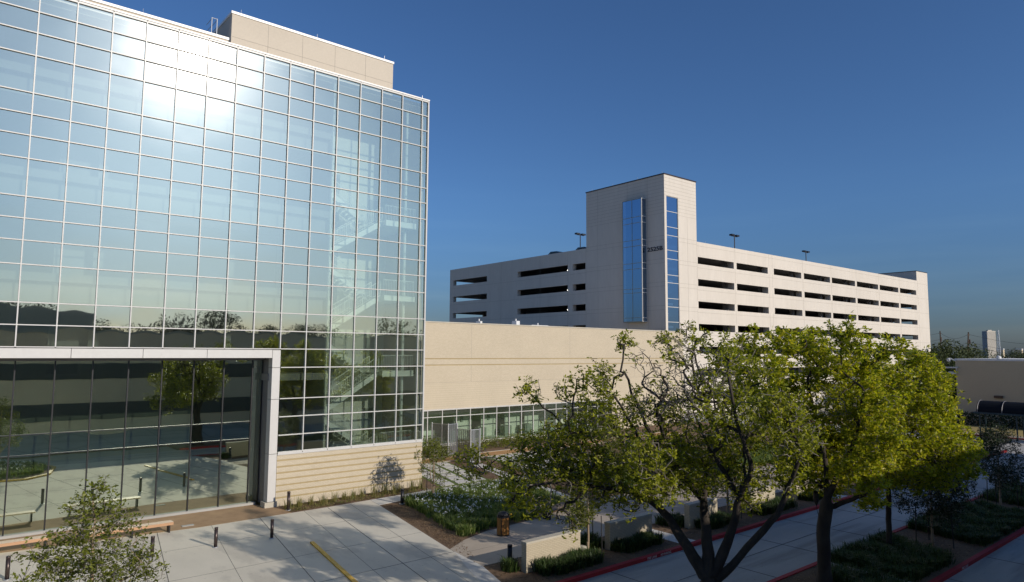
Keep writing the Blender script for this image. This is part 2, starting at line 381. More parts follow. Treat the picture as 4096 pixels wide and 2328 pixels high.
wk.prism([(42,19.2),(43.2,19.2),(43.2,22.45),(42,22.45)], -.2, .004)
wk.prism([(30.3,36.7),(31.3,36.68),(32.72,42.5),(31.73,42.5)], -.2, .004)
wk.prism([(15.6,19.2),(16.32,19.2),(17.38,22.47),(17.6,24.6),(17.66,24.9),(16.6,22.3)], -.28, .003)
struct(wk, 'garden_paths', 'paver')
ed = MB(); ed.box(24.4,62,44.98,45.1,-.1,.02); ed.box(24.4,62,46.95,47.1,-.1,.02)
struct(ed, 'path_edging', 'stone')
struct(MB().sheet([(24.4,45.1),(62,45.1),(62,46.95),(24.4,46.95)], .0), 'granite_path', 'granite')
struct(MB().sheet([(25.0,36.8),(29.05,36.85),(31.05,44.9),(27.0,44.9)], -.004), 'paver_turf', 'turf')
struct(MB().sheet([(33.0,36.75),(40.2,36.7),(42.2,44.9),(34.8,44.9)], -.004), 'paver_turf', 'turf')
def pavers(o, u, v, nu, nv, gap):
    mb = MB(); o = Vector(o); u = Vector(u); v = Vector(v)
    for i in range(nu):
        for j in range(nv):
            a = o+u*(i+gap)/nu+v*(j+gap*.8)/nv; b = o+u*(i+1-gap)/nu+v*(j+gap*.8)/nv
            c = o+u*(i+1-gap)/nu+v*(j+1-gap*.8)/nv; d = o+u*(i+gap)/nu+v*(j+1-gap*.8)/nv
            mb.prism([tuple(a),tuple(b),tuple(c),tuple(d)], -.1, .02)
    return mb
struct(pavers((25.05,36.9),(3.95,.02),(2.0,7.9),3,6,.12), 'stepping_pavers', 'paver')
struct(pavers((33.1,36.8),(7.0,-.02),(1.9,8.0),5,6,.12), 'stepping_pavers', 'paver')
# islands between the lane and the parking road
isl = [(23.6,10.35),(24.6,10.2),(75,10.2),(75,14.05),(24.6,14.05),(23.6,13.9)]
struct(MB().prism([(16.4,10.5),(17.0,10.2),(75,10.2),(75,14.0),(17.0,14.0),(16.4,13.7)], -.3, -.02), 'island_soil', 'mulch')
k = MB(); k.box(16.4,75,10.02,10.22,-.3,.03)
tag(k.build('red_kerb', 'redkerb'), 'red painted kerb of the tree island beside the parking road', 'kerb')
k = MB(); k.box(16.4,28.9,13.95,14.15,-.3,.02); k.box(35.2,75,13.95,14.15,-.3,.02)
tag(k.build('red_kerb', 'redkerb'), 'short red kerb of the tree island on its lane side', 'kerb')
k = MB(); k.box(28.9,35.2,13.95,14.12,-.3,.0); k.box(28.55,28.8,10.25,13.94,-.2,.07)
tag(k.build('grey_kerb', 'kerb'), 'plain grey concrete kerb across the shaded tree island', 'kerb')
# yellow kerb island on the left
k = MB(); ring = [(-14,15.4),(4.5,15.4),(6.2,16.6),(6.9,19),(6.3,21.9),(4.8,23.1),(-14,23.1)]
k.prism(ring, -.3, .10)
tag(k.build('yellow_kerb', 'yelkerb'), 'yellow painted kerb round the left flower island', 'kerb')
struct(MB().sheet([(-13.9,15.65),(4.4,15.65),(6.0,16.8),(6.65,19),(6.1,21.7),(4.65,22.85),(-13.9,22.85)], .106), 'island_soil', 'mulch')
# kerb and verge of the far street
k = MB(); k.box(86.9,87.1,-40,45,-.3,.02)
tag(k.build('red_kerb', 'redkerb'), 'distant red kerb in front of the metal canopy shelter', 'kerb')
struct(MB().box(87.1,89.2,-40,45,-.3,.0), 'far_pavement', 'tan_conc')
struct(MB().sheet([(89.2,-40),(98,-40),(98,45),(89.2,45)], .004), 'far_verge', 'drygrass')

# ------------------------------------------------------------------ glass office building
YA = 38.06; XC = 24.35
colX = [XC] + [23.83-1.524*i for i in range(0, 24)]     # mullion lines, right to left
rowZ = [25.62,24.59,23.55,22.44,20.63,19.61,18.59,17.49,15.70,14.68,13.66,12.55,10.80,9.77,8.76,7.71,5.95,4.93,3.90,2.92]
gb = thing('glass_office_building', 'tall office block with white gridded mirror glass curtain wall', 'building', (5,45,0))
PX = 14.72                                               # portal's right side
fr = MB()
for i, x in enumerate(colX):
    z0 = 2.92 if x > PX else 8.76
    if i == 0: fr.box(x-.075,x+.02,YA-.09,YA+.12,2.92,25.66)
    else: fr.box(x-.026,x+.026,YA-.07,YA+.1,z0,25.62)
for k_, z in enumerate(rowZ):
    x0 = PX if z < 8.7 else -11.3
    h = .055 if k_ in (0,19) else .024
    # rails stand 4 mm behind the mullion faces and run between them
    xs = [x for x in colX if x >= x0-.01] + ([PX+.026] if z < 8.7 else [])
    xs = sorted(set(round(q,3) for q in xs))
    for a, b in zip(xs[:-1], xs[1:]):
        fr.box(a+.0265,b-.0265,YA-.064,YA+.09,z-h,z+h)
fr.build('curtain_wall_frame', 'alu', gb)
cp = MB(); cp.box(-11.4,XC+.05,YA-.1,YA+.5,25.68,25.76); cp.build('roof_coping', 'cap', gb)
# panes: slightly pillowed insulating glass
pane_cache = {}
def pane_mesh(wd, ht, var):
    key = (round(wd,2), round(ht,2), var)
    if key in pane_cache: return pane_cache[key]
    rr = np.random.default_rng(hash(key) % 1000); n = 7
    A = (.0008 + .0012*rr.random()) * (1 if rr.random() < .8 else -1); ph = rr.uniform(-.25,.25,2); B = rr.normal(0,.00025)
    vs = []; fs = []
    for j in range(n):
        for i in range(n):
            a = i/(n-1)-.5; b = j/(n-1)-.5
            y = A*(math.cos(math.pi*(a+ph[0]*.2))*math.cos(math.pi*(b+ph[1]*.2))) + B*math.sin(6*a)
            vs.append((a*wd, y, b*ht))
    for j in range(n-1):
        for i in range(n-1):
            fs.append((j*n+i, j*n+i+1, (j+1)*n+i+1, (j+1)*n+i))
    me = bpy.data.meshes.new('glass_pane'); me.from_pydata(vs, [], fs); me.materials.append(M['glass'])
    me.polygons.foreach_set('use_smooth', [True]*len(fs)); me.update()
    pane_cache[key] = me; return me
panes = []
for i in range(len(colX)-1):
    x1, x0 = colX[i], colX[i+1]
    for j in range(len(rowZ)-1):
        z1, z0 = rowZ[j], rowZ[j+1]
        if x0 < PX-.1 and z0 < 8.7: continue
        xx0, xx1 = x0+.03, x1-(.07 if i == 0 else .03)
        cx, cz = (xx0+xx1)/2, (z0+z1)/2
        d = math.sqrt(cx**2+YA**2+(cz-8.7)**2)
        ins = 0 <= (cx+.9) and (cx > 1.2)
        panes.append((-(z1-z0)*(xx1-xx0)*YA/d**3 if ins else 1, cx, cz, xx1-xx0, z1-z0-.055))
panes.sort()
rest = MB(); pr = random.Random(3)
for q, (key, cx, cz, wd, ht) in enumerate(panes):
    me = pane_mesh(wd, ht, pr.randrange(4))
    tx, tz = pr.gauss(0,.0018), pr.gauss(0,.0018)
    if q < 100:
        o = bpy.data.objects.new('glass_pane', me); COL.objects.link(o); o.parent = gb
        o.location = (cx-5, YA+.02-45, cz); o.rotation_euler = (tx, 0, tz)
    else:
        rest.M = Matrix.Translation((cx, YA+.02, cz)) @ Matrix.Rotation(tz,4,'Z') @ Matrix.Rotation(tx,4,'X')
        rest.add([v.co[:] for v in me.vertices], [tuple(p.vertices) for p in me.polygons]); rest.M = None
tag(rest.build('glass_pane', 'glass', gb, smooth=True), kind='stuff')
# portal round the lobby
pt = MB()
for a, b in ((-11.3,-4.5),(-4.5,-1.45),(-1.45,1.6),(1.6,4.65),(4.65,7.7),(7.7,10.75),(10.75,14.24)):
    pt.box(a+.012,b-.012,YA-.11,YA+1.3,8.25,8.70)
for z0, z1 in ((.3,2.9),(2.9,5.93),(5.93,7.7),(7.7,8.70)):
    pt.box(14.25,14.70,YA-.11,YA+.45,z0+.012,z1-.012)
pt.build('lobby_portal', 'alu', gb)
pb = MB(); pb.box(14.1,14.8,YA-.17,YA+.5,0,.29); pb.build('column_base', 'stone', gb)
pd = MB(); pd.box(14.26,14.69,YA+.45,YA+1.35,.1,8.25); pd.box(-11.3,14.24,YA+1.02,YA+1.3,8.1,8.25); pd.build('portal_reveal', 'reveal', gb)
lf = MB(); YL = 39.4
lx = [13.66-1.575*i for i in range(17)]
for x in lx: lf.box(x-.028,x+.028,YL-.05,YL+.1,.12,8.1)
for z in (3.68,4.64):
    for a, b in zip(lx[1:], lx[:-1]): lf.box(a+.029,b-.029,YL-.035,YL+.09,z-.022,z+.022)
lf.box(14.21,14.25,YL-.05,YL+.1,.12,8.1)
lf.build('lobby_frame', 'dark', gb)
lz = [.12,3.68,4.64,8.1]
for a, b in zip(lx[1:]+[13.66], lx[:-1]+[14.23]):
    for z0, z1 in zip(lz[:-1], lz[1:]):
        p = MB(); n = 6; wd, ht = b-a, z1-z0; A = pr.uniform(.0008,.002)*(1 if pr.random()<.8 else -1)
        vs = [(a+wd*i/n, YL+.02+A*math.sin(math.pi*i/n)*math.sin(math.pi*j/n), z0+ht*j/n) for j in range(n+1) for i in range(n+1)]
        p.add(vs, [(j*(n+1)+i, j*(n+1)+i+1, (j+1)*(n+1)+i+1, (j+1)*(n+1)+i) for j in range(n) for i in range(n)])
        p.build('lobby_pane', 'lobbyglass', gb, smooth=True)
ls = MB(); ls.box(-11.3,14.05,39.2,39.62,-.05,.12); ls.build('lobby_sill', 'kerb', gb)
# brick base with recessed olive courses
bb = MB(); zb = [2.50,2.15,1.81,1.465,1.12,.785,.445]
prev = 2.86
for z in zb:
    bb.mi = 0; bb.box(14.75,XC-.01,YA-.03,YA+.25,z+.045,prev)
    bb.mi = 1; bb.box(14.75,XC-.025,YA-.017,YA+.25,z-.045,z+.045)
    prev = z-.045
bb.mi = 0; bb.box(14.75,XC-.01,YA-.03,YA+.25,-.1,prev)
bb.build('brick_base', ['brick','brickband'], gb)
sb = MB(); sb.box(PX+.03,XC+.01,YA-.08,YA+.2,2.80,2.864); sb.build('sill', 'alu', gb)
# shell: side, back and roof, setback parapet, penthouse
sh = MB(); sh.box(XC-.3,XC-.03,YA+.26,58,0,25.6); sh.box(-11.6,-11.35,YA,58,0,25.6); sh.box(-11.35,XC-.3,57.7,58,0,25.6)
sh.box(-11.35,XC-.3,YA+.5,57.7,25.3,25.6); sh.build('outer_wall', 'panel', gb)
pp = MB(); pp.box(-11.35,12.0,YA+3.0,YA+3.3,25.6,27.25); pp.build('parapet', 'panel', gb)
pc = MB(); pc.box(-11.4,12.02,YA+2.95,YA+3.35,27.25,27.40); pc.build('parapet_coping', 'cap', gb)
ph = MB(); ph.box(12.15,23.25,YA+3.0,YA+11,25.6,29.0)
ph.mi = 1
for x in (14.37,16.6,18.85,21.1): ph.box(x-.012,x+.012,YA+2.994,YA+2.999,25.6,28.98)
ph.box(12.2,23.2,YA+2.994,YA+2.999,27.55,27.575)
ph.build('penthouse', ['panel','pjoint'], gb)
pk = MB(); pk.box(12.10,23.3,YA+2.95,YA+11.05,29.0,29.15); pk.build('penthouse_coping', 'cap', gb)
ld = MB()
for x in (11.15,11.45): ld.bar((x,YA+3.5,27.0),(x,YA+3.5,28.6),.03)
for z in (28.1,28.55): ld.bar((11.15,YA+3.5,z),(11.15,YA+4.6,z),.02); ld.bar((11.45,YA+3.5,z),(11.45,YA+4.6,z),.02)
ld.bar((11.15,YA+3.5,28.58),(11.45,YA+3.5,28.58),.02); ld.build('roof_ladder', 'galv', gb)
lr = MB()
for x, y, z in ((23.97,YA+.2,25.76),(4.6,YA+3.1,27.4),(7.4,YA+3.1,27.4),(12.7,YA+3.1,29.15),(17.6,YA+3.1,29.15),(22.6,YA+3.1,29.15)): lr.bar((x,y,z),(x,y,z+.3),.012)
lr.build('lightning_rod', 'galv', gb)
# interior
fl = MB()
for z in (12.25,17.15,22.05): fl.box(-11.3,17.6,YA+.35,46.5,z-.4,z)
fl.box(14.2,17.6,YA+.35,46.5,6.95,7.35)
fl.build('floor_slab', 'officegrey', gb)
iw = MB(); iw.box(-11.3,17.5,46.5,46.7,0,25.3)
for z in (7.35,12.25,17.15):
    iw.box(4.2,5.6,43.0,43.1,z,z+2.6); iw.box(6.0,6.5,43.0,43.1,z+.9,z+2.6); iw.box(12.9,13.2,42,42.1,z,z+3.4)
iw.build('interior_wall', 'officegrey', gb)
ic = MB()
for z in (12.25,17.15,22.05): ic.box(-11.2,17.5,YA+.7,YA+.9,z-1.35,z-.45)
ic.build('ceiling_edge', 'officegrey', gb)
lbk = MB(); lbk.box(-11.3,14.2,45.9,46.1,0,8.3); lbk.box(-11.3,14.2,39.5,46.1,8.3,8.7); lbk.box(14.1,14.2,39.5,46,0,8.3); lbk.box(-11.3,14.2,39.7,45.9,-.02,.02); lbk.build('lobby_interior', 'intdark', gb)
bw = MB(); bw.box(17.6,17.75,YA+.4,46,0,25.3); bw.box(17.75,XC-.3,42.9,43.1,0,25.3); bw.build('stairwell_wall', 'interior', gb)
bd = MB()
for zf in (2.5,7.4,12.3,17.2):
    bd.box(22.6,23.55,42.86,42.895,zf,zf+2.2); bd.box(20.1,20.3,42.8,42.89,zf-1,zf+3.6)
bd.build('stairwell_door', 'intdark', gb)
for zf in (2.5,7.4,12.3,17.2):
    def flight(y0, y1, xa, za, xb, zb_):
        st = MB(); n = 14
        for y in (y0, y1-.06):
            st.add([(xa,y,za-.32),(xb,y,zb_-.32),(xb,y+.06,zb_-.32),(xa,y+.06,za-.32),(xa,y,za+.05),(xb,y,zb_+.05),(xb,y+.06,zb_+.05),(xa,y+.06,za+.05)],
                   [(0,3,2,1),(4,5,6,7),(0,1,5,4),(1,2,6,5),(2,3,7,6),(3,0,4,7)])
        for k2 in range(n):
            a = (k2+.0)/n; x = xa+(xb-xa)*a; x2 = xa+(xb-xa)*(k2+1)/n; z = za+(zb_-za)*(k2+.5)/n
            st.box(x,x2,y0+.06,y1-.06,z-.06,z)
        st.build('stair_flight', 'stairpaint', gb)
        rl = MB()
        for y in (y0+.03, y1-.03):
            rl.bar((xa,y,za+.95),(xb,y,zb_+.95),.025,5); rl.bar((xa,y,za+.15),(xb,y,zb_+.15),.018,5)
            for k2 in range(31):
                a = k2/30; x = xa+(xb-xa)*a; z = za+(zb_-za)*a
                rl.bar((x,y,z+.1),(x,y,z+.95),.011 if k2%10 else .028,4)
        rl.build('stair_railing', 'stairpaint', gb)
    flight(39.1,40.4,21.6,zf,17.8,zf-2.35)
    flight(41.0,42.3,17.8,zf+2.55,21.6,zf+.05)
    ln = MB(); ln.box(21.6,XC-.35,38.75,42.8,zf-.3,zf); ln.box(21.6,23.9,38.6,38.74,zf-.36,zf+.02); ln.build('stair_landing', 'stairpaint', gb)
    rl = MB(); rl.bar((21.6,38.75,zf+1.0),(23.9,38.75,zf+1.0),.025,5)
    for x in np.arange(21.6,23.95,.12): rl.bar((x,38.75,zf),(x,38.75,zf+1.0),.011,4)
    rl.build('landing_railing', 'stairpaint', gb)
pl = MB(); pl.cyl(23.45,39.3,0,25.3,.1,10); pl.build('stairwell_column', 'stairpaint', gb)

# ------------------------------------------------------------------ low brick building
YB = 52.0; XE = 72.0; ZB = 11.3
lb = thing('brick_building', 'long low cream brick building with a ribbon of ground floor windows', 'building', (48,56,0))
mb = MB(); prevz = ZB
for z in (8.0,7.42):
    mb.mi = 0; mb.box(24.4,XE,YB,YB+.3,z+.05,prevz); mb.mi = 1; mb.box(24.4,XE-.02,YB+.03,YB+.3,z-.05,z+.05); prevz = z-.05
mb.mi = 0; mb.box(24.4,XE,YB,YB+.3,5.82,prevz)
mb.mi = 3; mb.box(24.4,XE,YB+.012,YB+.3,5.80,5.82)
mb.mi = 2; mb.box(24.4,XE,YB,YB+.3,3.42,5.80)
mb.mi = 0; mb.box(58.5,XE,YB,YB+.3,0,3.42); mb.box(XE-.3,XE,YB+.3,75,0,ZB); mb.box(24.4,XE,74.7,75,0,ZB)
mb.mi = 3
for x in (38.6,51.8,62.5): mb.box(x-.012,x+.012,YB-.004,YB-.001,5.82,7.37); mb.box(x-.012,x+.012,YB-.004,YB-.001,8.05,ZB)
mb.build('brick_wall', ['brick','brickband','brickstack','pjoint'], lb)
cc = MB(); cc.box(24.3,XE+.04,YB-.05,YB+.4,ZB,ZB+.11); cc.build('wall_coping', 'stone', lb)
rr_ = MB(); rr_.box(24.4,XE-.3,YB+.3,74.7,10.5,10.7); rr_.build('roof', 'white_roof', lb)
wf = MB(); wx = [33.77+1.595*i for i in range(-5,17)]; wx = [x for x in wx if x < 58.6]
for x in wx: wf.box(x-.035,x+.035,YB-.03,YB+.12,.2,3.36)
for a, b in zip(wx[:-1], wx[1:]):
    for z, h in ((.24,.04),(2.72,.03),(3.33,.035)): wf.box(a+.036,b-.036,YB-.02,YB+.11,z-h,z+h)
wf.box(wx[0],58.5,YB-.04,YB+.14,3.365,3.42)
wf.build('window_frame', 'alu', lb)
for a, b in zip(wx[:-1], wx[1:]):
    for z0, z1 in ((.28,2.69),(2.75,3.3)):
        p = MB(); p.quad((a+.03,YB+.03,z0-.02),(b-.03,YB+.03,z0-.02),(b-.03,YB+.03,z1+.02),(a+.03,YB+.03,z1+.02)); p.build('window_pane', 'lowglass', lb)
ii = MB(); ii.box(24.4,58.5,YB+.3,58,0,.1); ii.box(24.4,58.5,58,58.2,0,3.6); ii.box(24.4,58.5,YB+.3,58,3.5,3.7)
for x in (39.2,42.5,45.6,48.4): ii.box(x,x+2.1,55.5,55.65,.1,2.5)
ii.build('interior_wall', 'interior', lb)
fu = MB()
for x in (37.8,41.3,44.6,47.4,51,54): fu.box(x,x+.9,54.2,55,.1,1.1)
fu.box(39.9,40.2,55.4,55.49,1.7,2.2); fu.box(43.3,43.6,55.4,55.49,1.7,2.2); fu.build('furniture', 'intdark', lb)
for x, wd, ht, lab in ((44.2,.25,.6,'small white roof vent standing alone on the brick building roof'),(49.3,.5,.8,'white roof vent with a pipe on the brick building roof'),(51.6,2.6,.42,'long low white unit on the roof of the brick building')):
    v = MB(); v.box(x,x+wd,58,58.8,10.7,11.35+ht); v.cyl(x+wd*.5,58.4,11.35+ht,11.6+ht,.08,8)
    tag(v.build('roof_vent', 'white'), lab, 'roof vent')

# ------------------------------------------------------------------ parking garage
GC = Vector((78.32,59.40,0)); ga = R(.986)
GM = Matrix(((math.cos(ga),math.sin(ga),0,GC.x),(-math.sin(ga),math.cos(ga),0,GC.y),(0,0,1,0),(0,0,0,1)))
gg = thing('parking_garage', 'large pale precast parking garage with long dark openings', 'building', tuple(GC))
U1, V1 = 96.35, 55.1; TU, TV = 7.57, 15.74; RZ = 25.38
rows = [(22.04,23.10),(18.69,19.75),(15.33,16.39),(11.96,13.02),(8.60,9.66),(5.25,6.3),(1.9,2.95)]
opR = [(7.75,17.25),(18.02,27.27),(29.17,38.36),(39.29,49.04),(49.74,59.34),(60.11,69.8),(70.53,79.84),(80.65,89.45)]
opL = [(15.95,18.9),(20.05,33.21),(42.41,53.9)]
ws = MB(); ws.M = GM
def face_wall(mb, a0, a1, ops, place, deep):
    edges = [RZ] + [z for s, l in rows for z in (l, s)] + [-.3]
    for i in range(0, len(edges), 2): place(mb, a0, a1, edges[i+1], edges[i], .3)
    xs = [a0] + [q for o in ops for q in o] + [a1]
    for s, l in rows:
        for i in range(0, len(xs), 2):
            if xs[i+1]-xs[i] > .01: place(mb, xs[i], xs[i+1], s, l, deep)
face_wall(ws, TU, U1, opR, lambda mb,a,b,z0,z1,d: mb.box(a,b,0,d,z0,z1), 1.1)
face_wall(ws, TV, V1-.31, opL, lambda mb,a,b,z0,z1,d: mb.box(0,d,a,b,z0,z1), .8)
opB = [(k*9+1,k*9+8.4) for k in range(10)]
face_wall(ws, 0, U1, opB, lambda mb,a,b,z0,z1,d: mb.box(a,b,V1-d if d<.5 else V1-.3,V1,z0,z1), .3)
opE = [(k*9+.8,k*9+8.4) for k in range(6)]
face_wall(ws, .31, V1-.31, opE, lambda mb,a,b,z0,z1,d: mb.box(U1-.3,U1-.002,a,b,z0,z1), .3)
ws.mi = 1
for x in (6.98+.6,17.61,27.64,28.7,38.89,49.48,59.88,70.2,80.48,90.5):
    for i in range(len(rows)+1):
        z1 = RZ if i == 0 else rows[i-1][0]; z0 = rows[i][1] if i < len(rows) else 0
        ws.box(x-.018,x+.018,-.008,-.003,z0+.02,z1-.02)
for s, l in rows: ws.box(TU,U1,-.009,-.004,s-.62,s-.59)
ws.box(TU,U1,-.009,-.004,RZ-.62,RZ-.59)
for s, l in rows[:4]: ws.box(-.009,-.004,TV,V1,s-.62,s-.59)
for y in (TV+.1,20.05,27,38): ws.box(-.009,-.004,y-.018,y+.018,rows[3][0],RZ)
ws.build('spandrel_wall', ['precast','pjoint'], gg)
dk = MB(); dk.M = GM
for z in [RZ-1.15]+[s-1.05 for s, l in rows]:
    dk.box(.32,U1-.32,1.15 if z<20 else .32,V1-.32,z-.35,z)
for x in np.arange(17.6,90,10.4):
    for y in (1.6,18,36,52): dk.box(x-.35,x+.35,y,y+.6,0,RZ-1.5)
dk.build('parking_deck', 'deck', gg)
gl_ = MB(); gl_.M = GM
for z in (22.7,19.3,15.95):
    gl_.box(1.6,1.75,21.6,21.85,z-.25,z-.13)
gl_.build('deck_lamp', 'lamp', gg)
st = MB(); st.M = GM; st.box(90.06,U1,.0,9.5,RZ,27.55); st.build('stair_head', 'precast', gg)
sk = MB(); sk.M = GM; sk.box(90.0,U1+.06,-.06,9.56,27.55,27.68); sk.build('stair_head_coping', 'dark', gg)
tw = MB(); tw.M = GM; TZ = 34.45
tw.box(0,.48,0,.35,0,TZ); tw.box(3.19,TU,0,.35,0,TZ); tw.box(.48,3.19,0,.35,31.37,TZ)
tw.box(0,.35,.35,TV,0,TZ); tw.box(TU-.35,TU,.35,TV,0,TZ); tw.box(.35,TU-.35,TV-.35,TV,0,TZ); tw.box(.35,TU-.35,.35,TV-.35,TZ-.4,TZ-.05)
tw.mi = 1
zs = [34.0,33.48,32.96,32.44,31.92,31.4,30.88,30.36,29.84,29.32,28.8,25.5,24.9,22.15,21.55,18.8,18.2,15.4,14.8,12.1]
for z in zs:
    for a, b in (((.0,TU) if z > 31.38 else (3.2,TU)),): tw.box(a+.02,b-.02,-.008,-.003,z-.014,z+.014)
    tw.box(-.008,-.003,.02,TV-.02,z-.014,z+.014)
for y in (3.1,6.98,13.2): tw.box(-.009,-.004,y-.014,y+.014,10,TZ-.02)
tw.box(5.3,5.33,-.009,-.004,0,28.7)
tw.build('stair_tower', ['precast','pjoint'], gg)
tk = MB(); tk.M = GM; tk.box(-.08,TU+.08,-.08,TV+.08,TZ,TZ+.16); tk.build('tower_coping', 'bronze', gg)
gz = [5,8.2,9.7,13.07,15.23,16.44,18.7,19.83,22.16,23.43,25.6,26.84,29.13,31.35]
for z0, z1 in zip(gz[:-1], gz[1:]):
    p = MB(); p.M = GM; p.quad((.5,.12,z0+.04),(3.17,.12,z0+.04),(3.17,.12,z1-.04),(.5,.12,z1-.04)); p.build('tower_pane', 'blueglass', gg)
tf = MB(); tf.M = GM
for z in gz: tf.box(.49,3.18,.06,.2,z-.04,z+.04)
tf.box(.485,.53,.05,.22,5,31.35); tf.box(3.14,3.185,.05,.22,5,31.35); tf.build('tower_window_frame', 'alu', gg)
ts = MB(); ts.M = GM
for k_ in range(7):
    z = 6.0+3.3*k_
    ts.add([(.6,1.2,z),(2.2,1.2,z+1.5),(2.2,1.3,z+1.5),(.6,1.3,z),(.6,1.2,z+.35),(2.2,1.2,z+1.85),(2.2,1.3,z+1.85),(.6,1.3,z+.35)],
           [(0,3,2,1),(4,5,6,7),(0,1,5,4),(1,2,6,5),(2,3,7,6),(3,0,4,7)])
    ts.box(.5,3.0,1.0,1.4,z-.35,z); ts.bar((.5,1.0,z+1),(2.2,1.0,z+2.5),.03,5)
ts.build('tower_stair', 'stairpaint', gg)
tb = MB(); tb.M = GM; tb.box(.4,TU-.4,3.0,3.1,0,34); tb.build('tower_core_wall', 'intdark', gg)
# projecting glass bay on the shaded side
bz = [13.2,13.75,17.4,18.0,20.95,21.8,24.35,25.25,27.8,28.7,31.35]
bf = MB(); bf.M = GM
by = MB(); by.M = GM
for z0, z1 in zip(bz[:-1], bz[1:]):
    for v0, v1 in ((3.45,5.22),(5.22,7.05)):
        p = MB(); p.M = GM; p.quad((-1.0,v1-.03,z0+.03),(-1.0,v0+.03,z0+.03),(-1.0,v0+.03,z1-.03),(-1.0,v1-.03,z1-.03)); p.build('bay_pane', 'blueglass', gg)
    p = MB(); p.M = GM; p.quad((-.96,3.4,z0+.03),(-.04,3.4,z0+.03),(-.04,3.4,z1-.03),(-.96,3.4,z1-.03)); p.build('bay_side_pane', 'blueglass', gg)
for z in bz: bf.box(-.96,-.02,3.33,3.42,z-.06,z+.06)
bf.box(-1.06,-.97,3.33,3.46,13.15,31.4); bf.build('bay_white_frame', 'alu', gg)
bk = MB(); bk.M = GM
for z in bz: bk.box(-1.03,-.98,3.47,7.05,z-.035,z+.035)
for y in (5.22,7.06): bk.box(-1.035,-.975,y-.03,y+.03,13.2,31.35)
bk.box(-1.0,0,3.4,7.08,31.36,31.42); bk.box(-1.0,0,3.4,7.08,13.1,13.18); bk.box(-.5,-.02,3.6,6.9,13.2,31.3); bk.build('bay_core', 'intdark', gg)
# number on the tower
fc = bpy.data.curves.new('number', 'FONT'); fc.body = '2525B'; fc.size = 1.0; fc.extrude = .03; fc.offset = .012
fo = bpy.data.objects.new('tmp', fc); COL.objects.link(fo)
bpy.context.view_layer.update()
me = bpy.data.meshes.new_from_object(fo.evaluated_get(bpy.context.evaluated_depsgraph_get())); bpy.data.objects.remove(fo)
xs = [v.co.x for v in me.vertices]; ys = [v.co.y for v in me.vertices]
sx = 2.78/(max(xs)-min(xs)); sy = .62/(max(ys)-min(ys))
for v in me.vertices:
    p = Vector((-.05+(-v.co.z), 3.15-(v.co.x-min(xs))*sx, 23.39+(v.co.y-min(ys))*sy)); v.co = (GM @ p) - GC
me.materials.append(M['ink'])
o = bpy.data.objects.new('building_number', me); COL.objects.link(o); o.parent = gg
lrd = MB(); lrd.M = GM
for v in (.4,5,10,14.5): lrd.bar((.1,v,TZ+.16),(.1,v,TZ+.5),.025,5)
for u in np.arange(10,90,7.5): lrd.bar((u,.15,RZ),(u,.15,RZ+.3),.015,4)
lrd.build('lightning_rod', 'galv', gg)
# roof deck lamps
def roof_lamp(u, v, ztop, label):
    p = GM @ Vector((u,v,RZ-1.15)); t = thing('roof_lamp', label, 'light pole', tuple(p), 'lamp poles on the garage roof')
    a = MB(); a.cyl(p.x,p.y,p.z,ztop,.09,10); a.build('lamp_pole', 'dark', t)
    h = MB(); h.box(p.x-.9,p.x+.9,p.y-.06,p.y+.06,ztop-.1,ztop); h.build('lamp_arm', 'dark', t)
    for s in (-1,1):
        hh = MB(); hh.box(p.x+s*.75-.45,p.x+s*.75+.45,p.y-.3,p.y+.3,ztop,ztop+.28); hh.build('lamp_head', 'dark', t)
roof_lamp(11.5,28.7,30.6,'roof lamp pole left of the stair tower above the shaded garage side')
roof_lamp(30.1,8,29.8,'roof lamp pole nearest right of the stair tower on the garage')
roof_lamp(63.5,12,30.6,'roof lamp pole farthest right on the sunlit garage roof edge')
def car(u, v, zrot, paint, label):
    p = GM @ Vector((u,v,RZ-1.15)); t = thing('parked_car', label, 'car', tuple(p)); HS = 1.08
    L_ = 4.7; prof = [(-2.35,.35),(-2.3,.8),(-1.3,.98),(-.75,1.5),(.55,1.55),(1.35,1.02),(2.25,.9),(2.35,.4)]
    RM = Matrix.Translation(p) @ Matrix.Rotation(zrot,4,'Z')
    b = MB(); b.M = RM; n = len(prof); vs = []
    for y, s in ((-.9,1),(-.72,1.04),(.72,1.04),(.9,1)): vs += [(x, y, z*HS*s) for x, z in prof]
    fs = [(j*n+i, j*n+i+1, (j+1)*n+i+1, (j+1)*n+i) for j in range(3) for i in range(n-1)] + [tuple(range(n)), tuple(range(4*n-1,3*n-1,-1))]
    b.add(vs, fs); b.build('body', paint, t)
    for y in (-.915,.905):
        g = MB(); g.M = RM
        g.add([(x,y+o,z*HS) for o in (0,.01) for x, z in ((-1.15,1.0),(-.7,1.42),(.5,1.45),(1.15,1.04))], [(0,1,2,3),(7,6,5,4),(0,4,5,1),(1,5,6,2),(2,6,7,3),(3,7,4,0)])
        g.build('side_window', 'carglass', t)
    for x in (-1.45,1.45):
        for y in (-.8,.8):
            wv = MB(); wv.M = RM; wv.chain([(x,y-.11,.33),(x,y+.11,.33)],[.33,.33],14); wv.build('wheel', 'tyre', t)
car(1.5,24.5,R(90),'carpaint','dark teal parked car whose roof shows over the garage parapet beneath a lamp')
car(1.6,17.9,R(90),'carpaint2','grey parked car whose roof shows over the parapet beside the stair tower')

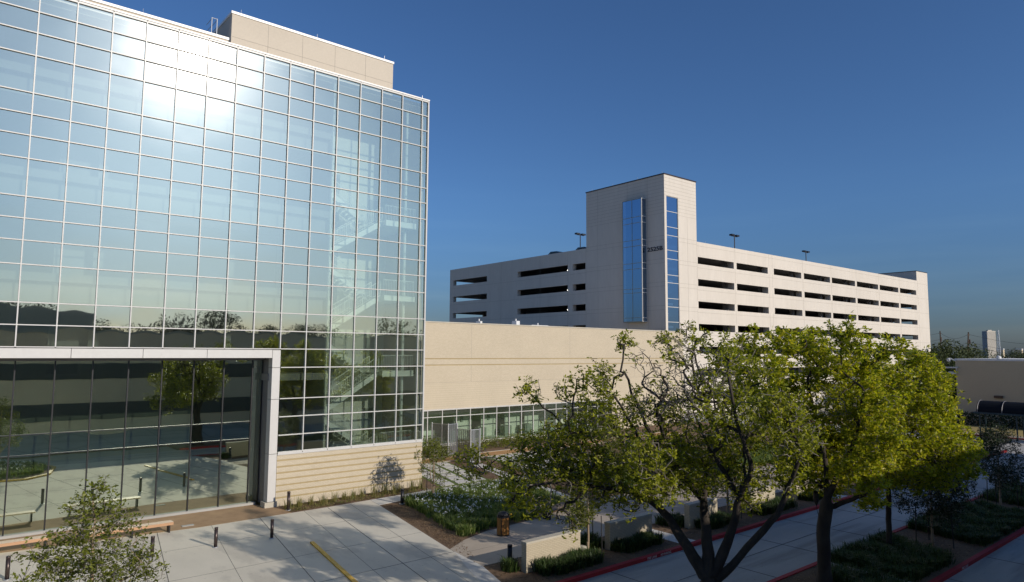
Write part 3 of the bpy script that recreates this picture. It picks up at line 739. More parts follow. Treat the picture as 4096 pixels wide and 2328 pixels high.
# ------------------------------------------------------------------ opposite building (seen in the glass; throws the long shade)
M['bandglass'] = flat('band_glass', (.07, .08, .085), .3)
M['tanwall'] = pm('tan_wall', (.68, .58, .42), (.62, .52, .37), .3, .9, 5, .05)
ob = thing('office_block', 'tan office block with dark window bands, seen mirrored in the glass', 'building', (15,-14,0))
HO = 10.3; bx = MB(); bx.box(-45,80,-24,-4,-.3,HO); bx.build('wall', 'tanwall', ob)
bk2 = MB()
for z0, z1 in ((1.4,3.1),(5.5,7.1)): bk2.box(-44,79,-3.995,-3.93,z0,z1)
bk2.build('window_band', 'bandglass', ob)
bc = MB(); bc.box(-45.1,80.1,-24.1,-3.95,HO,HO+.15); bc.box(3,12,-20,-8,HO+.15,HO+2.3); bc.build('roof', 'intdark', ob)

# ------------------------------------------------------------------ far beige building, canopy shelter, hedge, tower, poles
fb = thing('beige_building', 'plain beige stucco building with a flat roof behind the hedge', 'building', (106,10,0))
v = MB(); v.box(101,125,-30,30.6,-.2,7.95); v.build('wall', 'beige', fb)
v = MB(); v.box(100.95,125.05,22.5,30.65,7.95,8.2); v.build('roof_edge', 'white_roof', fb)
v = MB(); v.box(100.96,125.05,-30,22.5,7.95,8.05); v.build('roof_edge', 'bronze', fb)
v = MB(); v.box(100.7,101,25.6,26.5,3.35,3.65); v.build('wall_light', 'bronze', fb)
t = thing('security_camera', 'white security camera cluster on the corner of the beige building', 'camera', (101,31,7))
v = MB(); v.bar((100.9,30.5,7.9),(100.9,31.2,8.2),.09,8); v.lathe(100.9,31.3,[(.02,7.7),(.22,7.85),(.26,8.1),(.1,8.25)],12); v.build('dome', 'white', t)
v = MB(); v.box(100.6,101.0,30.3,31.7,6.95,7.12); v.bar((100.9,30.5,7.0),(100.9,30.5,6.6),.05,6); v.build('housing', 'white', t)
v = MB(); v.box(100.5,100.95,30.5,31.3,6.2,6.5); v.build('floodlight', 'white', t)
v = MB(); v.lathe(101.6,26.0,[(.26,8.2),(.3,8.38),(.2,8.55),(.04,8.62)],14); tag(v.build('roof_ventilator', 'white', None, True), 'round white ventilator on the edge of the beige roof', 'roof vent')
cs = thing('canopy_shelter', 'walkway shelter with dark barrel vaulted canopy on thin posts', 'shelter', (86.6,20,0))
for x, y in ((85.4,23.85),(87.8,24.0),(85.4,20.6),(87.8,20.6),(85.4,17.3),(87.8,17.3),(85.4,14.0),(87.8,14.0)):
    v = MB(); v.box(x-.06,x+.06,y-.06,y+.06,-.12,2.45); v.build('post', 'green_metal', cs)
v = MB(); v.box(85.1,88.1,13,24.4,2.45,2.62); v.build('beam', 'green_metal', cs)
v = MB(); n = 12
arc = [(86.6-1.35*math.cos(math.pi*i/n), 2.63+1.15*math.sin(math.pi*i/n)) for i in range(n+1)]
for i in range(n):
    (x0,z0),(x1,z1) = arc[i],arc[i+1]
    v.quad((x0,13.1,z0),(x0,24.1,z0),(x1,24.1,z1),(x1,13.1,z1))
v.add([(x,24.1,z) for x,z in arc],[tuple(range(n+1))])
v.build('canopy', 'poly', cs, True)
v = MB()
for y in (24.0,21.8,19.6,17.4,15.2,13.2): v.chain([(86.6-1.38*math.cos(math.pi*i/n),y,2.63+1.18*math.sin(math.pi*i/n)) for i in range(n+1)],[.035]*(n+1),5)
v.build('hoop', 'reveal', cs)
sg = thing('information_sign', 'pale information sign board with dark marks by the road edge', 'sign', (50.2,11.9,0))
nx = Vector((.64,-.77,0)); 
v = MB(); v.M = Matrix.Translation((50.2,11.95,0)) @ Matrix.Rotation(math.atan2(-.65,.76),4,'Z')
v.box(-.2,1.2,0,.04,1.1,1.82); v.build('board', 'signface', sg)
v2 = MB(); v2.M = v.M
for z, xs_ in ((1.68,(-.1,.15,.45,.8)),(1.45,(-.05,.3,.7)),(1.24,(0,.35,.75))):
    for q in xs_: v2.box(q,q+.16,-.006,-.001,z-.05,z+.04)
v2.build('marks', 'ink', sg)
v3 = MB(); v3.M = v.M
for q in (-.1,1.1): v3.box(q-.03,q+.03,.041,.09,-.1,1.8)
v3.build('post', 'dark', sg)
# distant tower block
D = 1400
def far(px, py, d):   # direction table worked out once: a point d metres ahead on a bearing
    x = (px-1281)/1690.; y = (728-py)/1690.
    return Vector((0,0,8.7)) + (right*x + up*y + fwd)*d
t0 = far(2476,866,D)
tt = thing('apartment_tower', 'lone distant high rise tower with beige and blue faces on the horizon', 'tower', (t0.x,t0.y,0))
v = MB(); v.M = Matrix.Translation((t0.x,t0.y,0)) @ Matrix.Rotation(R(-35),4,'Z')
v.box(-9.5,9.5,-6.5,6.5,0,58); v.box(-4,4,-3,3,58,60)
v.build('shaft', 'towerbeige', tt)
v2 = MB(); v2.M = v.M
for q in np.arange(-5.8,6.2,1.9): v2.box(-9.7,-9.51,q,q+1.3,2,57)
v2.build('window_band', 'towerglass', tt)
v2 = MB(); v2.M = v.M
for x in np.arange(-8.4,8.5,2.4): v2.box(x,x+.5,-6.7,-6.51,2,56.5)
v2.build('window_band', 'reveal', tt)
def util_pole(px, pytop, d, lean, label):
    p = far(px, pytop, d); t = thing('utility_pole', label, 'utility pole', (p.x,p.y,0), 'utility poles behind the trees')
    v = MB(); v.chain([(p.x-lean,p.y+lean*.8,0),(p.x,p.y,p.z)],[.2,.14],8); v.build('pole', 'pole', t)
    v = MB(); v.box(p.x-.9,p.x+.9,p.y-.06,p.y+.06,p.z-.7,p.z-.55); v.cyl(p.x+.35,p.y,p.z-2.6,p.z-1.6,.22,10); v.build('crossarm', 'pole', t)
    return p
pA = util_pole(2352,828,175,0,'upright utility pole next to the garage corner on the skyline')
pB = util_pole(2423,831,150,.9,'leaning utility pole with transformer on the skyline')
pp_ = far(2497,826,420); pt_ = thing('lattice_pylon', 'slim grey lattice pylon right of the distant tower', 'pylon', (pp_.x,pp_.y,0))
v = MB()
for s in (-1,1):
    for q in (-1,1): v.bar((pp_.x+s*.9,pp_.y+q*.9,0),(pp_.x+s*.3,pp_.y+q*.3,pp_.z),.12,5)
for z in np.arange(1,pp_.z,1.5): v.bar((pp_.x-.8,pp_.y,z),(pp_.x+.8,pp_.y,z+1.4),.07,4)
v.build('mast', 'galv', pt_)
v = MB(); v.box(pp_.x-1.8,pp_.x+1.8,pp_.y-.1,pp_.y+.1,pp_.z-1.2,pp_.z-1.0); v.build('crossarm', 'galv', pt_)
wv = MB()
pL = far(2200,838,240); pR = far(2700,850,140)
for dz in (-.5,-2.2,-3.0):
    for a, b in ((pL,pA),(pA,pB),(pB,pR)):
        pts = [a.lerp(b,i/8)+Vector((0,0,dz-1.2*math.sin(math.pi*i/8))) for i in range(9)]
        wv.chain(pts,[.035]*9,4)
tag(wv.build('power_line', 'wire'), 'thin power lines strung between the two utility poles', 'power line')

LIMB_T1 = [[(18.36,12.46,0.16),(18.26,12.36,1.85)],[(18.16,12.43,1.97),(17.73,13.04,3.09),(17.64,13.57,3.73),(17.43,14.35,4.18),(17.15,15.46,4.56),(16.77,16.76,5.02),(16.54,17.72,5.2)],[(18.21,12.36,2.09),(18.28,12.44,3.25),(18.49,12.68,4.13),(18.96,12.83,5.05),(19.45,12.83,6.02),(19.15,13.21,7.17),(18.86,13.3,8.47)],[(18.38,12.22,2.09),(18.31,11.6,3.41),(17.97,11.1,4.58),(17.81,10.6,5.46),(17.12,10.53,6.52),(16.7,10.49,7.64)],[(18.4,12.1,1.88),(18.61,11.27,2.97),(18.65,10.32,4.12),(18.47,9.83,5.05),(18.24,9.39,6.01),(17.46,9.41,7.03)],[(18.49,12.68,4.13),(18.01,13.36,5.07),(17.69,14.04,6.03),(17.54,14.56,7.15)],[(17.43,14.35,4.18),(15.98,14.74,4.49),(14.59,15.09,4.72),(13.58,15.41,4.73)]]
BLOB_T1 = [(15.02,17.66,4.41,0.61),(15.37,16.95,5.32,0.67),(15.01,15.0,6.43,0.56),(15.01,15.17,5.14,0.68),(13.77,15.63,4.44,0.48),(15.58,14.7,5.75,0.62),(16.33,14.81,4.56,0.7),(14.87,15.2,7.53,0.32),(15.1,14.54,7.8,0.32),(15.14,13.87,7.47,0.36),(15.43,13.59,6.59,0.48),(16.15,13.24,8.54,0.31),(18.56,14.27,9.13,0.35),(19.16,13.62,9.38,0.35),(18.65,12.61,8.97,0.36),(16.77,13.14,7.99,0.43),(16.63,11.6,7.93,0.46),(16.88,10.57,8.74,0.39),(18.1,14.86,6.85,0.57),(17.22,12.75,6.79,0.51),(16.38,10.93,6.86,0.5),(19.15,11.75,7.25,0.56),(20.15,11.76,8.23,0.45),(19.63,11.37,6.52,0.56),(19.01,13.93,5.42,0.67),(14.7,11.95,6.03,0.54),(18.56,11.84,5.58,0.55),(15.89,13.68,5.25,0.6),(15.19,11.8,5.04,0.44),(19.66,11.71,4.88,0.38),(19.21,13.46,4.55,0.53),(18.32,12.2,7.75,0.5),(16.09,11.88,8.5,0.34),(15.42,15.06,4.38,0.5),(16.43,13.68,4.24,0.43),(13.72,16.31,4.15,0.31),(20.18,12.28,5.89,0.52),(15.47,16.01,5.74,0.58)]
LIMB_T2 = [[(26.31,12.7,-0.62),(26.18,12.64,0.9),(26.08,12.58,2.11),(26.17,12.43,3.31)],[(26.09,12.59,1.96),(25.62,12.56,2.77),(25.11,12.36,3.6)],[(26.17,12.43,3.31),(26.43,12.58,4.62),(26.44,12.92,6.12),(26.39,13.17,7.67)],[(26.16,12.45,3.16),(26.16,11.93,4.28),(26.01,11.23,5.69),(25.72,10.76,7.34)],[(26.32,12.36,2.86),(26.36,11.62,3.28),(26.38,10.9,3.68)],[(26.43,12.58,4.62),(26.28,13.51,5.61),(26.1,14.04,6.84)]]
BLOB_T2 = [(23.12,12.38,9.12,0.52),(26.66,13.09,9.1,0.58),(24.75,10.97,9.42,0.4),(24.69,10.41,9.06,0.42),(27.35,12.97,7.97,0.73),(28.61,11.95,7.99,0.68),(26.49,13.9,7.32,0.73),(26.0,11.92,6.82,0.76),(26.09,10.65,6.9,0.66),(22.16,12.18,8.2,0.49),(25.78,13.24,6.13,0.78),(27.61,12.23,5.48,0.79),(27.57,13.02,4.93,0.73),(25.82,11.19,4.56,0.66),(25.98,10.73,3.97,0.43),(26.49,12.86,3.96,0.55),(26.01,14.02,6.05,0.64),(27.05,14.28,4.51,0.66),(25.89,10.21,5.66,0.57),(27.55,10.44,8.94,0.42),(28.3,12.92,3.6,0.49),(27.27,11.0,3.11,0.27),(24.77,13.65,6.92,0.56)]
LIMB_T3 = [[(32.87,12.91,-0.15),(32.76,12.83,1.36),(32.67,12.74,2.78)],[(32.67,12.74,2.78),(32.57,12.04,4.44),(32.56,11.33,6.06)],[(32.68,12.75,2.6),(32.87,12.99,4.31),(33.82,12.77,6.06)],[(32.67,12.73,2.87),(34.23,12.17,3.74),(35.69,11.63,4.58)]]
BLOB_T3 = [(30.63,11.51,7.64,0.57),(33.95,11.88,8.37,0.55),(35.57,11.77,8.08,0.49),(34.56,12.34,6.6,0.74),(35.69,11.73,6.22,0.67),(33.22,12.73,5.73,0.73),(32.61,11.22,5.38,0.72),(35.83,11.17,4.98,0.66),(31.87,11.79,4.36,0.72),(35.61,11.8,3.84,0.74),(33.05,10.04,4.47,0.54),(36.98,10.58,4.22,0.41),(30.9,12.39,4.21,0.6),(32.22,12.45,3.13,0.46),(32.91,11.57,3.27,0.52),(36.16,10.7,3.39,0.44),(33.24,10.6,3.37,0.48),(31.42,13.33,2.32,0.35)]

# ------------------------------------------------------------------ vegetation builders
def leaves_np(centres, normals_up, size, aspect=.45, seed=0, droop=0, jitter=.4):
    """one bent diamond leaf (two triangles) per centre"""
    r = np.random.default_rng(seed); n = len(centres); c = np.asarray(centres)
    d = r.normal(size=(n,3)); d[:,2] = d[:,2]*.6 + .15 - droop; d /= np.linalg.norm(d,axis=1)[:,None]
    u = r.normal(size=(n,3)); u[:,2] += normals_up; s = np.cross(d,u); s /= np.linalg.norm(s,axis=1)[:,None]+1e-9
    L = size*(1+jitter*(r.random(n)-.5)*2)[:,None]
    a = c; b = c+d*L; mid = c+d*L*.5; nrm = np.cross(s,d)
    p = mid+s*L*aspect*.5+nrm*L*.08; q = mid-s*L*aspect*.5+nrm*L*.08
    v = np.stack([a,p,b,q],1).reshape(-1,3)
    f = np.arange(n*4).reshape(-1,4)
    return v, f
def grow(limbs, attr, trunk_r, seed, twig=.008, step=.28):
    r = np.random.default_rng(seed)
    P = []; par = []
    def smooth(l):
        l = [np.array(q, dtype=float) for q in l]
        if len(l) < 3: return l
        out = [l[0]]
        for i in range(len(l)-1):
            p0 = l[max(i-1,0)]; p1 = l[i]; p2 = l[i+1]; p3 = l[min(i+2,len(l)-1)]
            for t in (.25,.5,.75,1.0):
                out.append(.5*(2*p1+(p2-p0)*t+(2*p0-5*p1+4*p2-p3)*t*t+(3*p1-p0-3*p2+p3)*t**3))
        return out
    limbs = [limbs[0]]+[smooth(l) for l in limbs[1:]]
    def near(p):
        a = np.array(P); return int(np.argmin(((a-p)**2).sum(1)))
    for li, l in enumerate(limbs):
        pts = [np.array(q) for q in l]
        cur = -1 if li == 0 else near(pts[0])
        if li == 0: P.append(pts[0]); par.append(-1); cur = 0
        seq = pts[1:] if li == 0 else pts
        for q in seq:
            a = P[cur].copy(); n = max(1, int(np.linalg.norm(q-a)/step))
            if np.linalg.norm(q-a) < .05: continue
            for i in range(1, n+1):
                P.append(a+(q-a)*i/n + r.normal(size=3)*.012); par.append(cur); cur = len(P)-1
    nl = len(P)
    attr = np.asarray(attr)
    A0 = np.array(P[:nl]); dmin = np.sqrt(((attr[:,None]-A0[None])**2).sum(2)).min(1)
    order = np.argsort(dmin + r.normal(size=len(attr))*.5)
    path = [0.0]*nl
    for i in range(1, nl): path[i] = path[par[i]] + np.linalg.norm(P[i]-P[par[i]])
    tips = []
    cap = nl + len(attr)*14
    PA = np.zeros((cap,3)); PA[:nl] = A0; PL = np.zeros(cap); PL[:nl] = path; cnt = nl
    for k in order:
        q = attr[k]
        dd = np.sqrt(((PA[:cnt]-q)**2).sum(1)); sgn = (q[2]-PA[:cnt,2] < -.1)*.25
        cost = dd*(1+sgn) + .12*PL[:cnt]; i = int(np.argmin(cost)); a = PA[i].copy(); L = dd[i]
        if L < .05: continue
        n = max(2, min(12, int(L/step))); cur = i
        bend = r.normal(size=3)*L*.10; bend[2] += L*.08
        for j in range(1, n+1):
            t = j/n
            p = a+(q-a)*t + bend*math.sin(math.pi*t) + (r.normal(size=3)*.03 if j < n else 0)
            PA[cnt] = p; PL[cnt] = PL[cur]+L/n; par.append(cur); cur = cnt; cnt += 1
        tips.append(cur)
    P = PA[:cnt]
    w_ = np.zeros(cnt)
    kids = [[] for _ in range(cnt)]
    for i in range(1, cnt): kids[par[i]].append(i)
    for i in range(cnt-1, -1, -1):
        w_[i] += 1 if not kids[i] else 0
        if par[i] >= 0: w_[par[i]] += w_[i]
    rad = np.maximum(twig, trunk_r*(w_/w_[0])**.52)
    n0 = len(limbs[0]); d0 = sum(np.linalg.norm(np.array(limbs[0][i+1])-np.array(limbs[0][i])) for i in range(n0-1))
    over = np.maximum(0, PL[:cnt]-d0)
    rad = np.where(PL[:cnt] > d0-.1, np.minimum(rad, trunk_r*.50*np.exp(-over/3.4)+.012), rad)
    isl_ = np.arange(cnt) < nl
    rad = np.where(isl_ & (PL[:cnt] > d0-.1), np.maximum(rad, trunk_r*.43*np.exp(-over/3.0)), rad)
    rad = np.maximum(rad, twig)
    return P, np.array(par), kids, rad, np.array(tips, dtype=int)
def wood(P, kids, rad, mb_thick, mb_thin, thin=.03):
    start = [(0, None)]
    while start:
        i, p0 = start.pop(); pts = []; rs = []
        if p0 is not None: pts.append(P[p0]); rs.append(min(rad[p0], rad[i]*1.25))
        while True:
            pts.append(P[i]); rs.append(rad[i])
            if not kids[i]: break
            ks = sorted(kids[i], key=lambda k: -rad[k])
            for k in ks[1:]: start.append((k, i))
            i = ks[0]
        mx = max(rs)
        (mb_thick if mx > thin else mb_thin).chain([tuple(p) for p in pts], rs, 10 if mx > .12 else (6 if mx > .03 else 4), False)
def blob_points(blobs, per, r):
    out = []
    for x, y, z, rr in blobs:
        n = max(4, int(per*rr*rr*4))
        d = r.normal(size=(n,3)); d /= np.linalg.norm(d,axis=1)[:,None]
        out.append(np.array([x,y,z]) + d*(rr*(1.0+.45*r.random(n)[:,None]**2)*r.random(n)[:,None]**.42)*np.array([1,1,.9]))
    return np.concatenate(out)
def big_tree(name, label, limbs, blobs, trunk_r, leaf, seed, per=26, nl=26, size=.11, bare=None, spread=.26, group=None, tw=None, cat='tree', bark='bark', leaf_frac=1.0, twig=.009):
    r = np.random.default_rng(seed)
    attr = blob_points(blobs, per, r); nleafy = len(attr)
    if tw: attr = np.concatenate([attr, blob_points(tw, per*1.3, r)])
    P, par, kids, rad, tips = grow(limbs, attr, trunk_r, seed, twig)
    base = limbs[0][0]
    t = thing(name, label, cat, (base[0], base[1], 0), group)
    a = MB(); b = MB(); wood(P, kids, rad, a, b)
    # root flare
    a.lathe(base[0], base[1], [(trunk_r*1.5,-.3),(trunk_r*1.18,.12),(trunk_r*1.0,.5)], 12)
    a.build('trunk', bark, t, True)
    if b.v: b.build('twigs', 'twig', t, True)
    cs = []
    for tip in tips:
        p = P[tip]
        if tw and any((p[0]-q[0])**2+(p[1]-q[1])**2+(p[2]-q[2])**2 < (q[3]*.9)**2 and r.random() < .8 for q in tw): continue
        if r.random() > leaf_frac: continue
        if bare is not None and any((p[0]-q[0])**2+(p[1]-q[1])**2+(p[2]-q[2])**2 < q[3]**2 and r.random() < q[4] for q in bare): continue
        k1 = par[tip]; k2 = par[k1] if par[k1] >= 0 else k1
        for q_ in (p, P[k1]+r.normal(size=3)*.08, (P[k1]+P[k2])/2+r.normal(size=3)*.10)[:3 if r.random() < .6 else 2]:
            n = int(nl*r.uniform(.35,.75))
            cs.append(np.repeat((q_+r.normal(size=3)*spread*.25)[None],n,0) + r.normal(size=(n,3))*.03)
    v, f = leaves_np(np.concatenate(cs), 1.0, size, .48, seed)
    npmesh('crown', v, f, leaf, t)
    return t
def blades_np(bases, h, lean, wd, seed, n_per=1):
    r = np.random.default_rng(seed); b = np.repeat(np.asarray(bases), n_per, 0); n = len(b)
    b = b + np.stack([r.normal(size=n)*.07, r.normal(size=n)*.07, np.zeros(n)],1)
    az = r.random(n)*2*math.pi; ln = lean*r.random(n)**.7; H = h*r.uniform(.45,1.25,n)*(1+.15*np.sin(b[:,0]*3.1+np.sin(b[:,1]*2.3)*2))
    d = np.stack([np.cos(az),np.sin(az),0*az],1); s = np.stack([-np.sin(az),np.cos(az),0*az],1)
    W = (wd*r.uniform(.7,1.3,n))[:,None]
    b = b + d*(.05*r.random(n))[:,None]
    m1 = b + d*(ln*H*.35)[:,None] + np.array([0,0,1])*(H*.65)[:,None]
    tp = b + d*(ln*H)[:,None] + np.array([0,0,1])*(H*(1-.35*ln))[:,None]
    v = np.stack([b-s*W*.5,b+s*W*.5,m1+s*W*.45,m1-s*W*.45,tp],1).reshape(-1,3)
    o = np.arange(n)[:,None]*5
    q = np.concatenate([o+np.array([[0,1,2,3]]), o+np.array([[3,2,4,4]])],0)
    q2 = o+np.array([[3,2,4]])
    return v, o+np.array([[0,1,2,3]]), q2
def blade_obj(name, bases, h, lean, wd, mat, seed, n_per=1, parent=None):
    v, q, t3 = blades_np(bases, h, lean, wd, seed, n_per)
    org = Vector((0,0,0)); p = parent
    while p is not None: org += p.location; p = p.parent
    v = v - np.array(org)
    me = bpy.data.meshes.new(name); n = len(v)
    me.vertices.add(n); me.vertices.foreach_set('co', v.astype(np.float32).ravel())
    loops = np.concatenate([q.ravel(), t3.ravel()]).astype(np.int32)
    me.loops.add(len(loops)); me.loops.foreach_set('vertex_index', loops)
    ls = np.concatenate([np.arange(len(q))*4, len(q)*4+np.arange(len(t3))*3]).astype(np.int32)
    me.polygons.add(len(ls)); me.polygons.foreach_set('loop_start', ls)
    me.materials.append(M[mat]); me.update(calc_edges=True); me.validate()
    o = bpy.data.objects.new(name, me); COL.objects.link(o)
    if parent: o.parent = parent
    return o
def in_poly(p, poly):
    x, y = p; c = False
    for i in range(len(poly)):
        x1,y1 = poly[i]; x2,y2 = poly[i-1]
        if (y1>y) != (y2>y) and x < (x2-x1)*(y-y1)/(y2-y1)+x1: c = not c
    return c
def scatter(poly, n, r, z=0, clump=.25):
    xs = [p[0] for p in poly]; ys = [p[1] for p in poly]; out = []
    while len(out) < n:
        x, y = r.uniform(min(xs),max(xs)), r.uniform(min(ys),max(ys))
        if in_poly((x,y), poly) and (clump is None or math.sin(x*4.1+1.3*math.sin(y*3))*math.sin(y*5.3+x) > clump-r.random()*1.2): out.append((x,y,z))
    return np.array(out)
vr = np.random.default_rng(11)

# ------------------------------------------------------------------ the three large oaks
bare = [(17.6,12.6,7.9,1.6,.75),(16.6,12.4,8.3,1.3,.7),(15.2,15.0,4.0,.8,.6),(18.9,12.0,6.3,1.0,.45)]
extra1 = [(18.2,9.5,6.2,.6),(18.6,10.1,5.2,.5),(17.5,9.4,7.2,.5),(17.2,12.6,5.6,.6),(18.0,11.4,5.0,.55),(18.9,12.6,5.6,.55),(17.4,13.6,5.2,.6),(16.6,12.6,5.0,.6),(18.2,13.6,6.2,.5),(17.6,11.6,6.2,.55),(19.2,11.6,4.4,.45),(17.0,13.4,4.6,.5),(18.5,12.9,4.6,.5),(19.9,12.6,7.4,.5),(18.3,13.4,8.4,.45),(17.5,12.9,8.9,.35)] + [(x+vr.normal()*.3, y+1.8+vr.normal()*.5, z+vr.normal()*.2, rr) for x,y,z,rr in BLOB_T1[:30:3]] + [(18.3,10.6,6.6,.6),(17.2,9.6,7.2,.5),(19.4,9.9,6.4,.5)]
big_tree('oak_tree', 'large open oak with four spreading limbs and grey bare twigs, nearest the bottom centre', LIMB_T1, [(a,b,c,d*1.2) for a,b,c,d in BLOB_T1+extra1], .44, 'leaf1', 21, per=48, nl=10, size=.115, leaf_frac=.78, bare=bare, tw=[(17.0,12.2,7.6,.9),(17.9,12.8,7.2,.8),(16.2,13.0,7.2,.6),(17.2,11.2,8.2,.6),(18.9,12.4,5.9,.6),(15.0,15.2,3.6,.45),(14.3,15.6,4.0,.4),(19.6,12.0,6.0,.5)], group='old oaks along the lane')
extra2 = [(27.9,11.9,6.8,.7),(28.6,12.0,5.8,.7),(28.9,12.2,7.2,.6),(28.6,11.6,4.6,.6),(26.9,11.2,8.2,.5),(25.6,11.6,8.4,.5)] + [(x+vr.normal()*.4, y+1.6+vr.normal()*.5, z+vr.normal()*.3, rr) for x,y,z,rr in BLOB_T2[::3]]
big_tree('oak_tree', 'yellow green oak with one black upright trunk and a sawn lower limb', LIMB_T2, [(a,b,c,d*1.2) for a,b,c,d in BLOB_T2+extra2], .24, 'leaf2', 22, per=46, nl=15, size=.14, leaf_frac=.9, bare=[(26.1,12.0,6.9,1.2,.5)], group='old oaks along the lane')
extra3 = [(34.6,11.4,5.2,.7),(33.6,11.2,6.6,.7),(36.6,11.6,5.6,.55),(31.6,12.2,6.6,.7),(34.8,11.2,7.4,.55),(36.4,11.2,4.6,.6)] + [(x+vr.normal()*.4, y+1.5+vr.normal()*.5, z+vr.normal()*.3, rr) for x,y,z,rr in BLOB_T3[::3]]
big_tree('oak_tree', 'yellow green oak on a slim straight dark trunk in the grass island', LIMB_T3, [(a,b,c,d*1.2) for a,b,c,d in BLOB_T3+extra3], .115, 'leaf2', 23, per=44, nl=15, size=.14, leaf_frac=.9, group='old oaks along the lane')
# small tree in the left flower island
fl_l = [[(3.3,20.5,-.1),(3.32,20.55,1.4),(3.3,20.6,3.0),(3.25,20.6,4.6)],[(3.3,20.55,1.6),(4.0,20.8,2.6)],[(3.3,20.55,1.5),(2.6,20.3,2.6)],[(3.3,20.6,2.2),(3.4,21.3,3.2)]]
fl_b = [(3.35,20.6,5.15,.28),(3.0,20.7,4.7,.35),(3.6,20.5,4.55,.38),(2.7,20.4,4.0,.45),(3.9,20.6,4.0,.45),(3.2,20.9,3.7,.5),(2.3,20.7,3.4,.5),(4.35,20.7,3.3,.42),(3.4,19.9,3.3,.5),(2.8,21.2,2.9,.5),(4.0,21.0,2.8,.5),(1.95,20.5,2.8,.4),(3.3,20.3,2.5,.55),(4.6,20.3,2.9,.35),(2.4,20.0,2.4,.45),(4.2,20.2,2.2,.4)]
big_tree('young_tree', 'small leafy oak in front of the lobby glass at the left', fl_l, fl_b, .07, 'leafy', 24, per=60, nl=8, size=.10, spread=.24, bark='palebark')

# young staked trees
def staked(x, y, h, rc, n, seed, label, leaf='leafy', stakes=3, double=False):
    r = np.random.default_rng(seed)
    limbs = [[(x,y,-.1),(x+.02,y,h*.4),(x,y+.03,h*.85)]]
    if double: limbs.append([(x-.02,y,.02),(x-.16,y+.1,h*.4),(x-.2,y+.12,h*.8)])
    z0 = h*.36
    blobs = []
    for k_ in range(n):
        t = r.random(); zz = z0+(h-z0)*t; q = rc*(math.sin(math.pi*(.18+.75*t))); a = r.random()*6.28
        blobs.append((x+q*.75*math.cos(a), y+q*.75*math.sin(a), zz, .34*rc+.08))
    blobs.append((x,y,h-.1,.2))
    t = big_tree('young_tree', label, limbs, blobs, .055, leaf, seed, per=30, nl=10, size=.095, spread=.22, bark='palebark')
    for k_ in range(stakes):
        a = .5+k_*6.28/stakes
        s = MB(); s.bar((x+.85*math.cos(a),y+.85*math.sin(a),0),(x+.8*math.cos(a),y+.8*math.sin(a),1.75),.022,6)
        o = s.build('tree_stake', 'black'); tag(o, STK[seed][k_ % len(STK[seed])], 'stake', 'tree stakes')
    return t
STK = {31:['black stake left of the young tree in the white flowers','black stake right of the young tree in the white flowers'],
 32:['black stake behind the young tree between the two nearest brick walls','black stake by the kerb in front of the young plaza tree','black stake against the end of the second brick wall'],
 33:['black stake of the young plaza tree hidden under the big oak'],
 34:['thin black stake at the shaded mulch strip, lane side','thin black stake at the middle of the shaded mulch strip','thin black stake by the shaded grass, parking side'],
 35:['black stake under the dark young tree at the right picture edge','second black stake under the dark young tree at the right edge','black stake farthest right by the sign']}
staked(22.72,34.2,3.3,1.1,16,31,'young two stemmed tree growing out of the white flower bed', stakes=2, double=True)
staked(21.97,20.96,3.5,1.15,16,32,'young staked tree between the two nearest brick walls')
staked(32.9,21.06,3.6,1.2,14,33,'young pale stemmed tree on the plaza edge behind the big oak')
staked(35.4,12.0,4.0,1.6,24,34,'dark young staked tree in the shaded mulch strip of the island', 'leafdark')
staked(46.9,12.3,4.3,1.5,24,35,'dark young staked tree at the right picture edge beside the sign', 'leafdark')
staked(38.5,34.0,3.4,1.1,14,33,'young garden tree near the far paved square behind the oaks')


# flower bed
fb_poly = [(20.75,34.2),(19.25,26.4),(20.85,26.85),(22.6,27.0),(24.6,27.2),(27.2,27.9),(28.0,28.1),(29.8,35.4),(26,35.5),(21.0,34.7)]
pts = scatter(fb_poly, 5200, vr)
tag(blade_obj('flower_bed_grass', pts, .46, .8, .028, 'blade', 1, 7), kind='stuff')
fp = scatter([(20.8,33.8),(19.6,28.0),(21.5,28.2),(24.5,29.5),(26.5,31.2),(28.2,34.2),(26,34.9),(22,34.5)], 330, vr)
fp = fp[vr.random(len(fp)) < np.clip(1.15-.1*np.abs(fp[:,0]-22.3), .2, 1)]
cs = np.repeat(fp,5,0) + vr.normal(size=(len(fp)*5,3))*.03 + np.array([0,0,.5])
v, f = leaves_np(cs, 3, .06, .9, 5); tag(npmesh('white_flowers', v, f, 'flower'), kind='stuff')
# left island flowers (mirrored in the lobby glass)
pts = scatter([(-8,15.9),(4.3,15.9),(5.8,17),(6.3,19),(5.8,21.5),(4.5,22.5),(-8,22.5)], 2600, vr, .1)
tag(blade_obj('island_grass', pts, .45, .8, .03, 'blade', 2, 6), kind='stuff')
fp = scatter([(-8,16.5),(4,16.5),(5.5,19),(4.5,22),(-8,22)], 420, vr)
cs = np.repeat(fp,6,0) + vr.normal(size=(len(fp)*6,3))*.035 + np.array([0,0,.58])
v, f = leaves_np(cs, 3, .075, .9, 6); tag(npmesh('white_flowers', v, f, 'flower'), kind='stuff')
# dark grass on the tree islands
g1 = scatter([(28.95,10.6),(33.3,10.5),(34.9,13.8),(29.0,13.9)], 2300, vr)
g2 = scatter([(36.9,10.4),(45.0,10.4),(46.0,13.0),(44.5,13.9),(37.8,13.9)], 3800, vr)
g3 = scatter([(48.0,10.4),(70,10.4),(70,13.9),(48.8,13.9)], 3200, vr)
g4 = scatter([(26.0,10.5),(28.3,10.5),(28.3,13.0),(26.8,12.9)], 260, vr)
tag(blade_obj('island_grass', np.concatenate([g1,g2,g3,g4]), .46, .95, .03, 'bladedark', 3, 8), kind='stuff')
